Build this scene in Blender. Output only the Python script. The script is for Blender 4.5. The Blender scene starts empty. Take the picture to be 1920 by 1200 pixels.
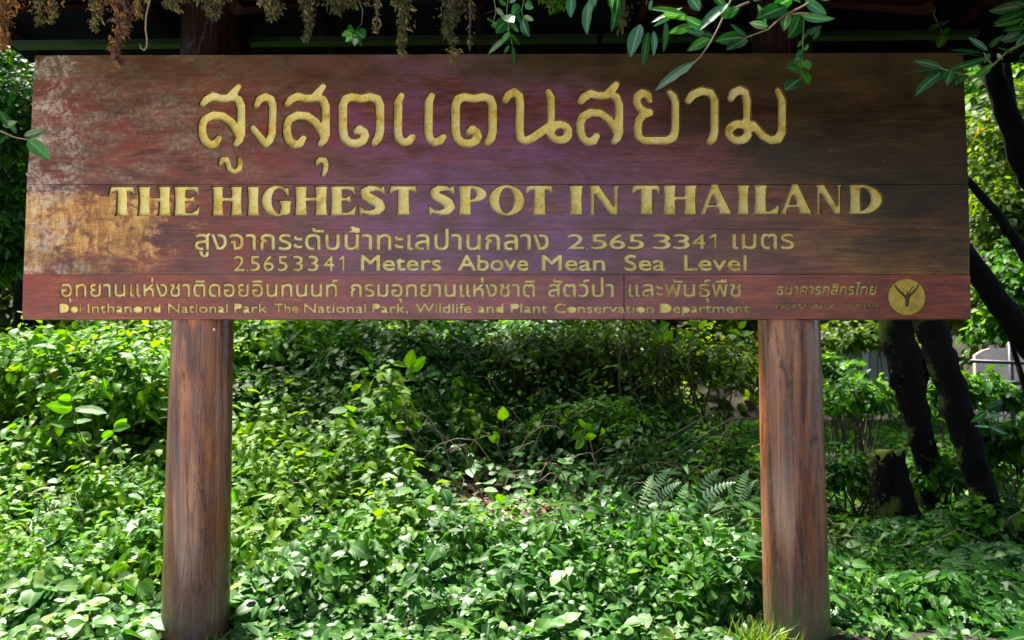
import bpy, bmesh, math, random
import numpy as np
from mathutils import Vector, Matrix
from mathutils.geometry import tessellate_polygon

random.seed(7)
RNG = np.random.default_rng(11)
C = bpy.context.scene.collection
R = math.radians

# ------------------------------------------------------------------ camera, world, sun, exposure
CAM = Vector((0.0, -5.0, 1.15))
PITCH = R(5.0)
FPX = 1867.0
sc = bpy.context.scene
cd = bpy.data.cameras.new('camera')
cam = bpy.data.objects.new('camera', cd)
C.objects.link(cam)
cam.location = CAM
cam.rotation_euler = (R(90) + PITCH, 0, 0)
cd.sensor_width = 36.0
cd.lens = 36.0 * FPX / 1920.0
cd.clip_end = 500
cd.dof.use_dof = True
cd.dof.focus_distance = 5.1
cd.dof.aperture_fstop = 3.2
sc.camera = cam

SUN_EL, SUN_AZ = R(60), R(-35)      # azimuth from +Y towards +X: behind the sign, to the left
world = bpy.data.worlds.new('World')
sc.world = world
world.use_nodes = True
nt = world.node_tree
nt.nodes.clear()
sky = nt.nodes.new('ShaderNodeTexSky')
sky.sky_type = 'NISHITA'
sky.sun_disc = False
sky.sun_elevation = SUN_EL
sky.sun_rotation = SUN_AZ
sky.air_density = 1.0
sky.dust_density = 2.0
sky.ozone_density = 1.5
bg = nt.nodes.new('ShaderNodeBackground')
bg.inputs['Strength'].default_value = 0.06
wo = nt.nodes.new('ShaderNodeOutputWorld')
nt.links.new(sky.outputs[0], bg.inputs['Color'])
nt.links.new(bg.outputs[0], wo.inputs['Surface'])

sd = bpy.data.lights.new('sun', 'SUN')
sun = bpy.data.objects.new('sun', sd)
C.objects.link(sun)
sd.energy = 4.2
sd.angle = R(5.0)
sd.color = (1.0, 0.95, 0.84)
sun_dir = Vector((math.sin(SUN_AZ) * math.cos(SUN_EL), math.cos(SUN_AZ) * math.cos(SUN_EL), math.sin(SUN_EL)))
sun.rotation_euler = sun_dir.to_track_quat('Z', 'Y').to_euler()

sc.view_settings.view_transform = 'Standard'
sc.view_settings.look = 'None'
sc.view_settings.exposure = 2.42
sc.view_settings.gamma = 1.0
sc.view_settings.use_curve_mapping = False
sc.cycles.max_bounces = 8
sc.cycles.diffuse_bounces = 4
sc.cycles.transmission_bounces = 6

# ------------------------------------------------------------------ measuring helper: photograph pixel -> point on the vertical plane y = Y
def P(px, py, Y=0.0):
    a = (px - 960.0) / FPX
    b = (600.0 - py) / FPX
    cp, sp = math.cos(PITCH), math.sin(PITCH)
    d = Vector((a, cp - b * sp, sp + b * cp))
    t = (Y - CAM.y) / d.y
    return CAM + d * t

# ------------------------------------------------------------------ object helpers
def tag(o, label=None, cat=None, group=None, kind=None):
    if label: o['label'] = label
    if cat: o['category'] = cat
    if group: o['group'] = group
    if kind: o['kind'] = kind
    return o

def empty(name, loc, label, cat, group=None):
    o = bpy.data.objects.new(name, None)
    o.empty_display_size = 0.1
    C.objects.link(o)
    o.location = loc
    return tag(o, label, cat, group)

def link(name, me, mat=None, parent=None, smooth=False):
    o = bpy.data.objects.new(name, me)
    C.objects.link(o)
    if mat is not None and len(me.materials) == 0:
        me.materials.append(mat)
    if parent is not None:
        o.parent = parent
        o.matrix_parent_inverse = Matrix.Translation(parent.location).inverted()
    if smooth:
        me.polygons.foreach_set('use_smooth', [True] * len(me.polygons))
    return o

def mesh_np(name, V, T, attrs=None, smooth=True):
    V = np.asarray(V, dtype=np.float32); T = np.asarray(T, dtype=np.int32)
    k = T.shape[1]
    me = bpy.data.meshes.new(name)
    me.vertices.add(len(V)); me.vertices.foreach_set('co', V.ravel())
    me.loops.add(T.size); me.loops.foreach_set('vertex_index', T.ravel())
    me.polygons.add(len(T))
    me.polygons.foreach_set('loop_start', np.arange(0, T.size, k, dtype=np.int32))
    me.polygons.foreach_set('loop_total', np.full(len(T), k, dtype=np.int32))
    if smooth:
        me.polygons.foreach_set('use_smooth', np.ones(len(T), dtype=bool))
    me.update(calc_edges=True)
    if attrs:
        for an, av in attrs.items():
            a = me.attributes.new(an, 'FLOAT', 'POINT')
            a.data.foreach_set('value', np.asarray(av, dtype=np.float32))
    return me

def tube_data(pts, radii, seg=8, wob=0.0, seed=0, cap=True):
    pts = [Vector(p) for p in pts]
    rr = random.Random(seed)
    V = []; F = []
    n = len(pts)
    ref = Vector((0.0, 1.0, 0.12)).normalized()
    for i, p in enumerate(pts):
        t = (pts[min(i + 1, n - 1)] - pts[max(i - 1, 0)]).normalized()
        if abs(t.dot(ref)) > 0.93: ref = Vector((1.0, 0.1, 0.0)).normalized()
        u = t.cross(ref).normalized(); v = t.cross(u).normalized()
        for k in range(seg):
            a = 2 * math.pi * k / seg
            r = radii[i] * (1 + wob * (rr.random() - 0.5))
            V.append(p + u * math.cos(a) * r + v * math.sin(a) * r)
    for i in range(n - 1):
        for k in range(seg):
            a = i * seg + k; b = i * seg + (k + 1) % seg
            F.append((a, b, b + seg, a + seg))
    if cap:
        F.append(tuple(range(seg - 1, -1, -1)))
        F.append(tuple(range((n - 1) * seg, n * seg)))
    return V, F

class MB:
    def __init__(s): s.V = []; s.F = []
    def add(s, VF):
        o = len(s.V); s.V += [tuple(v) for v in VF[0]]; s.F += [tuple(i + o for i in f) for f in VF[1]]
    def tube(s, *a, **k): s.add(tube_data(*a, **k))
    def box(s, a, b):
        x0, y0, z0 = a; x1, y1, z1 = b
        s.add(([(x0,y0,z0),(x1,y0,z0),(x1,y1,z0),(x0,y1,z0),(x0,y0,z1),(x1,y0,z1),(x1,y1,z1),(x0,y1,z1)],
               [(0,3,2,1),(4,5,6,7),(0,1,5,4),(1,2,6,5),(2,3,7,6),(3,0,4,7)]))
    def build(s, name, mat, parent=None, smooth=False, bevel=0):
        me = bpy.data.meshes.new(name); me.from_pydata(s.V, [], s.F); me.update()
        if bevel:
            bm = bmesh.new(); bm.from_mesh(me)
            bmesh.ops.bevel(bm, geom=bm.edges[:], offset=bevel, segments=2, affect='EDGES', profile=0.6)
            bm.to_mesh(me); bm.free()
        return link(name, me, mat, parent, smooth)

# ------------------------------------------------------------------ materials
class NT:
    def __init__(s, name):
        s.m = bpy.data.materials.new(name); s.m.use_nodes = True
        s.t = s.m.node_tree; s.t.nodes.clear()
        s.out = s.n('ShaderNodeOutputMaterial')
        s.b = s.n('ShaderNodeBsdfPrincipled')
        s.l(s.b.outputs[0], s.out.inputs['Surface'])
    def n(s, k): return s.t.nodes.new(k)
    def l(s, a, b): s.t.links.new(a, b)
    def coord(s, scale=(1, 1, 1), loc=(0, 0, 0), kind='Object'):
        tc = s.n('ShaderNodeTexCoord'); mp = s.n('ShaderNodeMapping')
        mp.inputs['Scale'].default_value = scale; mp.inputs['Location'].default_value = loc
        s.l(tc.outputs[kind], mp.inputs['Vector']); return mp.outputs[0]
    def noise(s, vec, scale, detail=5, rough=0.6, dist=0.0):
        t = s.n('ShaderNodeTexNoise'); t.inputs['Scale'].default_value = scale
        t.inputs['Detail'].default_value = detail; t.inputs['Roughness'].default_value = rough
        t.inputs['Distortion'].default_value = dist
        s.l(vec, t.inputs['Vector']); return t.outputs['Fac']
    def ramp(s, fac, stops, interp='LINEAR'):
        r = s.n('ShaderNodeValToRGB'); r.color_ramp.interpolation = interp
        e = r.color_ramp.elements
        while len(e) < len(stops): e.new(0.5)
        for i, (p, c) in enumerate(stops):
            e[i].position = p
            e[i].color = (c, c, c, 1) if not hasattr(c, '__len__') else (*c, 1)
        s.l(fac, r.inputs['Fac']); return r.outputs['Color']
    def mix(s, fac, a, b, mode='MIX'):
        m = s.n('ShaderNodeMix'); m.data_type = 'RGBA'; m.blend_type = mode
        for sock, v in ((m.inputs[0], fac), (m.inputs[6], a), (m.inputs[7], b)):
            if isinstance(v, (int, float)): sock.default_value = v
            elif isinstance(v, tuple): sock.default_value = (*v, 1)
            else: s.l(v, sock)
        return m.outputs[2]
    def math(s, op, a, b=0.0, c=None, clamp=False):
        m = s.n('ShaderNodeMath'); m.operation = op; m.use_clamp = clamp
        for i, v in enumerate((a, b) if c is None else (a, b, c)):
            if isinstance(v, (int, float)): m.inputs[i].default_value = v
            else: s.l(v, m.inputs[i])
        return m.outputs[0]
    def bump(s, h, strength=0.3, dist=0.01):
        b = s.n('ShaderNodeBump'); b.inputs['Strength'].default_value = strength
        b.inputs['Distance'].default_value = dist
        s.l(h, b.inputs['Height']); s.l(b.outputs[0], s.b.inputs['Normal'])
    def set(s, **k):
        for a, v in k.items():
            sock = s.b.inputs[a.replace('_', ' ')]
            if isinstance(v, (int, float)): sock.default_value = v
            elif isinstance(v, tuple): sock.default_value = (*v, 1)
            else: s.l(v, sock)

def pos_xyz(g):
    ge = g.n('ShaderNodeNewGeometry'); sp = g.n('ShaderNodeSeparateXYZ')
    g.l(ge.outputs['Position'], sp.inputs[0])
    return ge.outputs['Position'], sp.outputs[0], sp.outputs[1], sp.outputs[2]

def smooth(g, v, a, b):
    m = g.n('ShaderNodeMapRange'); m.interpolation_type = 'SMOOTHSTEP'
    m.inputs[1].default_value = a; m.inputs[2].default_value = b
    g.l(v, m.inputs[0]); return m.outputs[0]

def mat_board(name, red):
    """weathered varnished hardwood; stains, painted sheen and shade laid out over the board in its own metres"""
    g = NT(name)
    pos, x, y, z = pos_xyz(g)
    def v(scale, off=(0, 0, 0)):
        mp = g.n('ShaderNodeMapping'); mp.inputs['Scale'].default_value = scale; mp.inputs['Location'].default_value = off
        g.l(pos, mp.inputs['Vector']); return mp.outputs[0]
    grain = g.noise(v((1.2, 6, 22)), 3.0, 8, 0.7, 0.6)
    fine = g.noise(v((5, 20, 120)), 3.0, 5, 0.7)
    blot = g.noise(v((1.0, 1, 3.2), (3, 0, 1)), 1.7, 6, 0.65, 0.4)
    blot2 = g.noise(v((1.0, 1, 2.2), (9, 0, 4)), 3.6, 7, 0.7, 0.3)
    speck = g.noise(v((1, 1, 1)), 42, 4, 0.8)
    if red:
        base = g.ramp(grain, [(0.3, (0.14, 0.032, 0.018)), (0.5, (0.32, 0.078, 0.038)), (0.72, (0.46, 0.14, 0.06))])
        dark = (0.09, 0.03, 0.04)
    else:
        base = g.ramp(grain, [(0.3, (0.07, 0.016, 0.012)), (0.5, (0.19, 0.056, 0.036)), (0.72, (0.36, 0.15, 0.08))])
        dark = (0.075, 0.035, 0.05)
    col = g.mix(g.ramp(blot, [(0.42, 0.0), (0.62, 1.0)]), base, g.mix(0.6, base, dark))
    # red stain left between the lichen
    redm = g.math('MULTIPLY', g.ramp(blot2, [(0.5, 0.0), (0.56, 1.0)]), smooth(g, x, 0.2, -1.0))
    col = g.mix(g.math('MULTIPLY', redm, 0.75), col, (0.17, 0.028, 0.02))
    # violet sky sheen across the middle, painted into the colour
    mid = g.math('MULTIPLY', smooth(g, g.math('ADD', g.math('ABSOLUTE', g.math('ADD', x, 0.05)), g.math('MULTIPLY', g.math('SUBTRACT', blot, 0.5), 2.6)), 1.35, 0.3), g.ramp(blot2, [(0.40, 0.1), (0.58, 1.0)]))
    col = g.mix(g.math('MULTIPLY', mid, 0.25 if red else 0.55), col, (0.135, 0.07, 0.27))
    # olive algae towards the right end
    olx = g.math('ADD', x, g.math('MULTIPLY', g.math('SUBTRACT', blot, 0.5), 2.2))
    ol = g.math('MULTIPLY', smooth(g, olx, 0.9, 2.0), g.ramp(grain, [(0.3, 0.45), (0.6, 1.0)]))
    if not red:
        col = g.mix(g.math('MULTIPLY', ol, 0.85), col, g.ramp(grain, [(0.3, (0.06, 0.025, 0.006)), (0.65, (0.27, 0.18, 0.025))]))
        # grey lichen crust, upper left
        lx = g.math('ADD', x, g.math('MULTIPLY', g.math('SUBTRACT', blot2, 0.5), 3.2))
        lz = smooth(g, g.math('ADD', z, g.math('MULTIPLY', g.math('SUBTRACT', blot2, 0.5), 1.2)), 2.18, 2.46)
        lm = g.math('MULTIPLY', smooth(g, lx, -0.6, -1.9), lz)
        lm = g.math('MULTIPLY', lm, g.ramp(g.noise(v((1, 1, 2.6), (4, 0, 2)), 3.2, 8, 0.75, 0.5), [(0.44, 0.05), (0.56, 1.0)]))
        lm = g.math('MULTIPLY', lm, g.ramp(speck, [(0.32, 0.45), (0.55, 1.0)]))
        col = g.mix(g.math('MULTIPLY', lm, 0.85), col, g.ramp(speck, [(0.38, (0.13, 0.115, 0.085)), (0.62, (0.30, 0.29, 0.23)), (0.75, (0.42, 0.42, 0.36))]))
        # shade painted in, deepest at the upper right; then a greenish top edge
        shade_pos = g.math('ADD', g.math('MULTIPLY', x, 0.42), g.math('ADD', z, g.math('MULTIPLY', g.math('SUBTRACT', blot, 0.5), 1.1)))
        shade_m = smooth(g, shade_pos, 2.6, 3.15)
        col = g.mix(g.math('MULTIPLY', shade_m, 0.93), col, g.ramp(grain, [(0.3, (0.012, 0.007, 0.004)), (0.7, (0.045, 0.033, 0.009))]))
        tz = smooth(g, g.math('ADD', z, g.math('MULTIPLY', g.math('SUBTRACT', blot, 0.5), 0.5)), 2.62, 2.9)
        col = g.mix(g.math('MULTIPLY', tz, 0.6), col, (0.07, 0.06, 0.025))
        # bare ochre wood where the varnish has peeled, left end
        wv = g.math('MULTIPLY', g.math('SUBTRACT', g.noise(v((2.0, 2, 5.0), (2, 0, 7)), 2.2, 6, 0.7), 0.5), 1.5)
        ox = smooth(g, g.math('ADD', x, wv), -1.72, -1.86)
        oz = g.math('MULTIPLY', smooth(g, g.math('ADD', z, g.math('MULTIPLY', wv, 0.15)), 2.25, 2.225), smooth(g, g.math('ADD', z, g.math('MULTIPLY', wv, 0.5)), 1.80, 1.95))
        om = g.math('MULTIPLY', g.math('MULTIPLY', ox, oz), g.ramp(g.noise(v((3, 3, 5), (6, 0, 3)), 3.0, 7, 0.75, 0.8), [(0.40, 0.1), (0.52, 1.0)]))
        col = g.mix(g.math('MULTIPLY', om, 0.9), col, g.ramp(g.noise(v((9, 4, 1.6), (0, 0, 3)), 3, 8, 0.75, 1.2), [(0.34, (0.16, 0.07, 0.03)), (0.45, (0.42, 0.22, 0.05)), (0.56, (0.62, 0.42, 0.13)), (0.70, (0.72, 0.62, 0.36))]))
        # pale scuffs at the outer left edge
        wm = g.math('MULTIPLY', smooth(g, g.math('ADD', x, g.math('MULTIPLY', g.math('SUBTRACT', blot2, 0.5), 0.8)), -2.17, -2.30), g.ramp(speck, [(0.42, 0.0), (0.56, 1.0)]))
        wm = g.math('MULTIPLY', wm, g.ramp(g.noise(v((2, 2, 3), (8, 0, 8)), 2.6, 6, 0.7, 0.6), [(0.45, 0.0), (0.55, 1.0)]))
        col = g.mix(g.math('MULTIPLY', wm, 0.8), col, (0.5, 0.5, 0.45))
    # small pale flecks and dark pits
    fl = g.ramp(g.noise(v((1, 1, 1.5), (5, 0, 0)), 26, 3, 0.6), [(0.70, 0.0), (0.76, 1.0)])
    col = g.mix(g.math('MULTIPLY', fl, 0.45), col, (0.36, 0.31, 0.25))
    pt = g.ramp(g.noise(v((1, 1, 2), (1, 0, 8)), 30, 2, 0.5), [(0.73, 0.0), (0.78, 1.0)])
    col = g.mix(g.math('MULTIPLY', pt, 0.7), col, (0.02, 0.012, 0.01))
    col = g.mix(1.0, col, (1.0, 0.86, 0.84), 'MULTIPLY')
    col = g.mix(0.55, col, g.ramp(fine, [(0.3, 0.15), (0.7, 0.95)]), 'OVERLAY')
    col = g.mix(0.5, col, g.ramp(blot2, [(0.35, 0.15), (0.65, 0.85)]), 'OVERLAY')
    g.set(Base_Color=col, Roughness=g.ramp(blot2, [(0.3, 0.30), (0.7, 0.52)]))
    g.b.inputs['Specular IOR Level'].default_value = 0.55
    g.b.inputs['Coat Weight'].default_value = 0.5
    g.b.inputs['Coat Roughness'].default_value = 0.22
    h = g.math('ADD', g.math('MULTIPLY', grain, 0.6), g.math('MULTIPLY', fine, 0.4))
    h = g.math('ADD', h, g.math('MULTIPLY', speck, 0.25))
    g.bump(h, 0.35, 0.004)
    return g.m

def mat_gold(name, c0, c1, c2):
    g = NT(name); v = g.coord(kind='Object')
    n = g.noise(v, 22, 6, 0.7); m = g.noise(v, 90, 3, 0.6)
    big_ = g.noise(g.coord((1, 1, 1), (3, 0, 5)), 9, 5, 0.7)
    col = g.ramp(g.math('ADD', g.math('MULTIPLY', n, 0.5), g.math('MULTIPLY', big_, 0.5)), [(0.38, c0), (0.5, c1), (0.62, c2)])
    col = g.mix(g.ramp(big_, [(0.34, 0.5), (0.44, 0.0)]), col, (0.34, 0.22, 0.04))
    col = g.mix(g.ramp(m, [(0.34, 0.35), (0.44, 0.0)]), col, (0.16, 0.11, 0.03))
    g.set(Base_Color=col, Roughness=0.38)
    g.bump(g.math('ADD', m, n), 0.5, 0.004)
    return g.m

def mat_post(name, moss, off):
    g = NT(name)
    wv = g.noise(g.coord((2.5, 2.5, 1.2), (off, 2, 3)), 1.0, 3, 0.5)
    a = g.noise(g.coord((10, 10, 1.0), (off, 0, 0)), 1.0, 9, 0.66, 1.6)
    f = g.noise(g.coord((60, 60, 3.2), (off, 1, 0)), 1.0, 8, 0.75, 0.8)
    b = g.noise(g.coord((2.0, 2.0, 1.3), (off * 2, 0, 0)), 2.0, 7, 0.7, 0.6)
    sp = g.noise(g.coord((30, 30, 16), (off, 4, 0)), 1.5, 5, 0.7)
    col = g.ramp(a, [(0.32, (0.045, 0.011, 0.007)), (0.42, (0.15, 0.038, 0.016)), (0.54, (0.34, 0.105, 0.040)), (0.68, (0.50, 0.21, 0.09))])
    col = g.mix(g.ramp(b, [(0.50, 0.0), (0.60, 0.75)]), col, g.mix(0.6, col, (0.20, 0.11, 0.10)))
    col = g.mix(g.ramp(b, [(0.36, 0.8), (0.44, 0.0)]), col, g.mix(0.65, col, (0.10, 0.022, 0.012)))
    col = g.mix(0.5, col, g.ramp(f, [(0.28, 0.1), (0.72, 0.92)]), 'OVERLAY')
    vo = g.n('ShaderNodeTexVoronoi'); vo.inputs['Scale'].default_value = 1.0; vo.feature = 'DISTANCE_TO_EDGE'
    g.l(g.coord((15, 15, 0.9), (off, 5, 0)), vo.inputs['Vector'])
    crack = g.math('MULTIPLY', g.ramp(vo.outputs['Distance'], [(0.0, 1.0), (0.05, 0.0)]), g.ramp(sp, [(0.45, 0.0), (0.6, 1.0)]))
    crack = g.math('MAXIMUM', crack, g.ramp(g.noise(g.coord((26, 26, 1.1), (off, 7, 0)), 1.0, 4, 0.6, 0.5), [(0.64, 0.0), (0.69, 0.9)]))
    col = g.mix(g.math('MULTIPLY', crack, 0.75), col, (0.022, 0.008, 0.006))
    chip = g.ramp(g.noise(g.coord((16, 16, 7), (off, 9, 2)), 1.6, 6, 0.7), [(0.66, 0.0), (0.70, 1.0)])
    col = g.mix(g.math('MULTIPLY', chip, 0.5), col, (0.40, 0.27, 0.17))
    pos, x, y, z = pos_xyz(g)
    mz = smooth(g, g.math('ADD', z, g.math('MULTIPLY', g.math('SUBTRACT', b, 0.5), 1.6)), 0.50, 0.02)
    col = g.mix(g.math('MULTIPLY', mz, 0.6), col, g.ramp(sp, [(0.35, (0.12, 0.085, 0.065)), (0.65, (0.30, 0.23, 0.18))]))
    if moss:
        mm = g.math('MULTIPLY', smooth(g, g.math('ADD', z, g.math('MULTIPLY', g.math('SUBTRACT', a, 0.5), 1.2)), 0.34, 0.0), g.ramp(sp, [(0.4, 0.2), (0.6, 0.85)]))
        col = g.mix(mm, col, (0.12, 0.17, 0.03))
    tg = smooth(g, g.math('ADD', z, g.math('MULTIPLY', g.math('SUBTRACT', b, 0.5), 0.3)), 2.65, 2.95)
    col = g.mix(g.math('MULTIPLY', tg, 0.98), col, (0.008, 0.002, 0.002))  # post top painted near black in place of the roof's shade
    g.set(Base_Color=col, Roughness=g.ramp(f, [(0.3, 0.24), (0.7, 0.45)]))
    g.b.inputs['Coat Weight'].default_value = 0.6; g.b.inputs['Coat Roughness'].default_value = 0.13
    h = g.math('ADD', g.math('MULTIPLY', f, 0.5), g.math('MULTIPLY', crack, -1.2))
    h = g.math('ADD', h, g.math('MULTIPLY', sp, 0.35))
    g.bump(h, 0.6, 0.006)
    return g.m

def mat_bark(name, c0, c1, moss, mossc=(0.10, 0.15, 0.02)):
    g = NT(name)
    a = g.noise(g.coord((6, 6, 1.6)), 2.5, 7, 0.7, 0.5); b = g.noise(g.coord(loc=(3, 1, 0)), 3.2, 6, 0.7)
    col = g.ramp(a, [(0.35, c0), (0.7, c1)])
    ge = g.n('ShaderNodeNewGeometry'); sp = g.n('ShaderNodeSeparateXYZ'); g.l(ge.outputs['Normal'], sp.inputs[0])
    up = g.math('SUBTRACT', g.math('MULTIPLY', sp.outputs[2], 0.6), g.math('MULTIPLY', sp.outputs[0], 0.45))
    mm = g.math('ADD', b, g.math('MULTIPLY', up, 0.35))
    mask = g.ramp(mm, [(0.66 - moss, 0.0), (0.74 - moss, 1.0)])
    col = g.mix(mask, col, g.mix(g.noise(g.coord(), 60, 2), (mossc[0] * .5, mossc[1] * .5, mossc[2] * .5), mossc))
    g.set(Base_Color=col, Roughness=0.95)
    g.b.inputs['Specular IOR Level'].default_value = 0.15
    g.bump(g.math('ADD', a, g.math('MULTIPLY', g.noise(g.coord(), 40, 4), 0.5)), 0.7, 0.03)
    return g.m

def mat_leaf(name, stops, rib=(0.30, 0.42, 0.10), rough=0.36, trans=0.35, spec=0.5, ribw=0.35, mul=(0.56, 0.68, 0.22)):
    g = NT(name)
    at = g.n('ShaderNodeAttribute'); at.attribute_name = 'tone'
    ar = g.n('ShaderNodeAttribute'); ar.attribute_name = 'rib'
    col = g.ramp(at.outputs['Fac'], stops)
    n = g.noise(g.coord(), 22, 5, 0.65)
    col = g.mix(0.6, col, g.ramp(n, [(0.3, 0.3), (0.7, 0.78)]), 'OVERLAY')
    col = g.mix(1.0, col, mul, 'MULTIPLY')
    rm = g.ramp(ar.outputs['Fac'], [(0.80, 0.0), (0.97, 1.0)])
    col = g.mix(g.math('MULTIPLY', rm, ribw), col, rib)
    g.set(Base_Color=col, Roughness=rough)
    g.b.inputs['Specular IOR Level'].default_value = spec
    g.bump(n, 0.25, 0.004)
    tr = g.n('ShaderNodeBsdfTranslucent')
    hs = g.n('ShaderNodeHueSaturation'); hs.inputs['Hue'].default_value = 0.485; hs.inputs['Saturation'].default_value = 1.15; hs.inputs['Value'].default_value = 1.5
    g.l(col, hs.inputs['Color']); g.l(hs.outputs[0], tr.inputs['Color'])
    ms = g.n('ShaderNodeMixShader'); ms.inputs[0].default_value = trans
    g.l(g.b.outputs[0], ms.inputs[1]); g.l(tr.outputs[0], ms.inputs[2]); g.l(ms.outputs[0], g.out.inputs['Surface'])
    return g.m

def mat_plain(name, col, rough=0.8, var=0.3, scale=8.0, metal=0.0, bump=0.3, spec=0.5):
    g = NT(name); g.b.inputs['Specular IOR Level'].default_value = spec; n = g.noise(g.coord(), scale, 6, 0.65)
    lo = tuple(c * (1 - var) for c in col); hi = tuple(min(1, c * (1 + var)) for c in col)
    g.set(Base_Color=g.ramp(n, [(0.3, lo), (0.7, hi)]), Roughness=rough, Metallic=metal)
    g.bump(n, bump, 0.01)
    return g.m

GREENS = [(0.0, (0.006, 0.040, 0.006)), (0.3, (0.012, 0.095, 0.008)), (0.55, (0.035, 0.19, 0.008)), (0.78, (0.13, 0.34, 0.010)), (0.93, (0.28, 0.42, 0.02)), (1.0, (0.42, 0.30, 0.035))]
M_leaf = mat_leaf('leaf_green', GREENS, rough=0.52, spec=0.16, trans=0.5)
M_cover = mat_leaf('leaf_cover', [(0.0, (0.008, 0.050, 0.006)), (0.35, (0.020, 0.115, 0.012)), (0.6, (0.06, 0.20, 0.03)), (0.8, (0.20, 0.36, 0.14)), (0.9, (0.34, 0.46, 0.24)), (0.97, (0.36, 0.36, 0.05)), (1.0, (0.5, 0.32, 0.04))], rib=(0.35, 0.48, 0.22), rough=0.46, trans=0.36, spec=0.24, mul=(0.66, 0.76, 0.40))
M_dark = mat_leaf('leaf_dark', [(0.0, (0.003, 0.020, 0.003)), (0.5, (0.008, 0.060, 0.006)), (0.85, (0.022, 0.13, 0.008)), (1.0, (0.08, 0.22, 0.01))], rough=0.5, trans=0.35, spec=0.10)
M_olive = mat_leaf('leaf_olive', [(0.0, (0.02, 0.045, 0.008)), (0.5, (0.06, 0.12, 0.015)), (0.85, (0.16, 0.25, 0.03)), (0.96, (0.33, 0.38, 0.05)), (1.0, (0.42, 0.16, 0.03))], rough=0.5, trans=0.5, spec=0.12)
M_branch_leaf = mat_leaf('leaf_glossy', [(0.0, (0.012, 0.06, 0.02)), (0.6, (0.03, 0.14, 0.035)), (1.0, (0.10, 0.28, 0.02))], rib=(0.25, 0.42, 0.18), rough=0.28, trans=0.2, spec=0.7, ribw=0.6, mul=(0.62, 0.85, 0.6))
M_fern = mat_leaf('fern_green', [(0.0, (0.10, 0.22, 0.09)), (1.0, (0.36, 0.50, 0.32))], rough=0.4, trans=0.35, mul=(0.8, 0.9, 0.8))
M_moss = mat_leaf('hanging_moss_olive', [(0.0, (0.03, 0.035, 0.010)), (0.5, (0.09, 0.10, 0.028)), (0.8, (0.20, 0.20, 0.06)), (1.0, (0.30, 0.15, 0.05))], rough=0.8, trans=0.2, ribw=0.0, mul=(0.85, 0.8, 0.7))
M_moss_red = mat_leaf('hanging_moss_rust', [(0.0, (0.06, 0.03, 0.05)), (0.35, (0.12, 0.06, 0.06)), (0.6, (0.18, 0.10, 0.045)), (1.0, (0.36, 0.17, 0.04))], rough=0.8, trans=0.2, ribw=0.0, mul=(0.85, 0.8, 0.7))
M_litter = mat_leaf('leaf_litter', [(0.0, (0.06, 0.03, 0.015)), (0.6, (0.22, 0.10, 0.05)), (1.0, (0.42, 0.26, 0.14))], rough=0.6, trans=0.1, ribw=0.2, mul=(1.0, 0.95, 0.9))
M_grass = mat_leaf('grass_blade', [(0.0, (0.07, 0.17, 0.02)), (1.0, (0.32, 0.42, 0.06))], rough=0.45, trans=0.4, ribw=0.0)
M_stem = mat_plain('stem_brown', (0.07, 0.05, 0.028), 0.8)
M_stem_green = mat_plain('stem_green', (0.13, 0.18, 0.05), 0.6)
M_twig = mat_plain('twig_pale', (0.22, 0.16, 0.10), 0.8)
M_bark = mat_bark('bark_dark', (0.002, 0.002, 0.002), (0.010, 0.009, 0.007), 0.0)
M_bark_moss = mat_bark('bark_mossy', (0.003, 0.003, 0.002), (0.013, 0.011, 0.008), 0.03, (0.11, 0.15, 0.02))
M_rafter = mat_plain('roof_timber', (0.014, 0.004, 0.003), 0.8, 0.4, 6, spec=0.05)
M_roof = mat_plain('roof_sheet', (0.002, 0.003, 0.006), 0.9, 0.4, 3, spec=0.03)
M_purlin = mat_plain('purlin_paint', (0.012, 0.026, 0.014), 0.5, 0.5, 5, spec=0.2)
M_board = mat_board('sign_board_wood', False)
M_board_red = mat_board('sign_board_red_wood', True)
M_gold = mat_gold('letter_gold_paint', (0.82, 0.62, 0.10), (0.93, 0.79, 0.25), (0.95, 0.89, 0.48))
M_carve = mat_gold('carved_edge', (0.04, 0.02, 0.006), (0.11, 0.06, 0.014), (0.22, 0.14, 0.03))
M_disc = mat_gold('emblem_gold', (0.42, 0.30, 0.035), (0.58, 0.43, 0.06), (0.66, 0.53, 0.12))
M_groove = mat_plain('emblem_groove', (0.09, 0.055, 0.012), 0.7)

# ------------------------------------------------------------------ terrain
def sstep(a, b, v):
    t = np.clip((np.asarray(v, float) - a) / (b - a), 0, 1); return t * t * (3 - 2 * t)

def ground(x, y):
    x = np.asarray(x, float); y = np.asarray(y, float)
    bank = 0.14 * np.clip(y - 0.4, 0, 0.8) + 0.385 * np.clip(y - 1.2, 0, 4.4)
    bank = bank - 0.32 * np.clip(y - 5.6, 0, 5.6)
    flat = 0.07 * np.clip(y - 1.0, 0, 12)
    w = sstep(2.6, 0.6, x)
    h = bank * w + flat * (1 - w)
    h = h + 0.09 * np.sin(x * 1.7 + y * 1.3) * sstep(0.8, 2.0, y) + 0.03 * np.sin(x * 4.7 - y * 3.1) * sstep(0.8, 2.0, y)
    h = h + 0.85 * np.clip(y - 21, 0, 45)
    hollow = np.exp(-((x - 0.05) / 0.55) ** 2 - ((y - 2.5) / 0.4) ** 2) * 0.16
    return h - hollow

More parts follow.
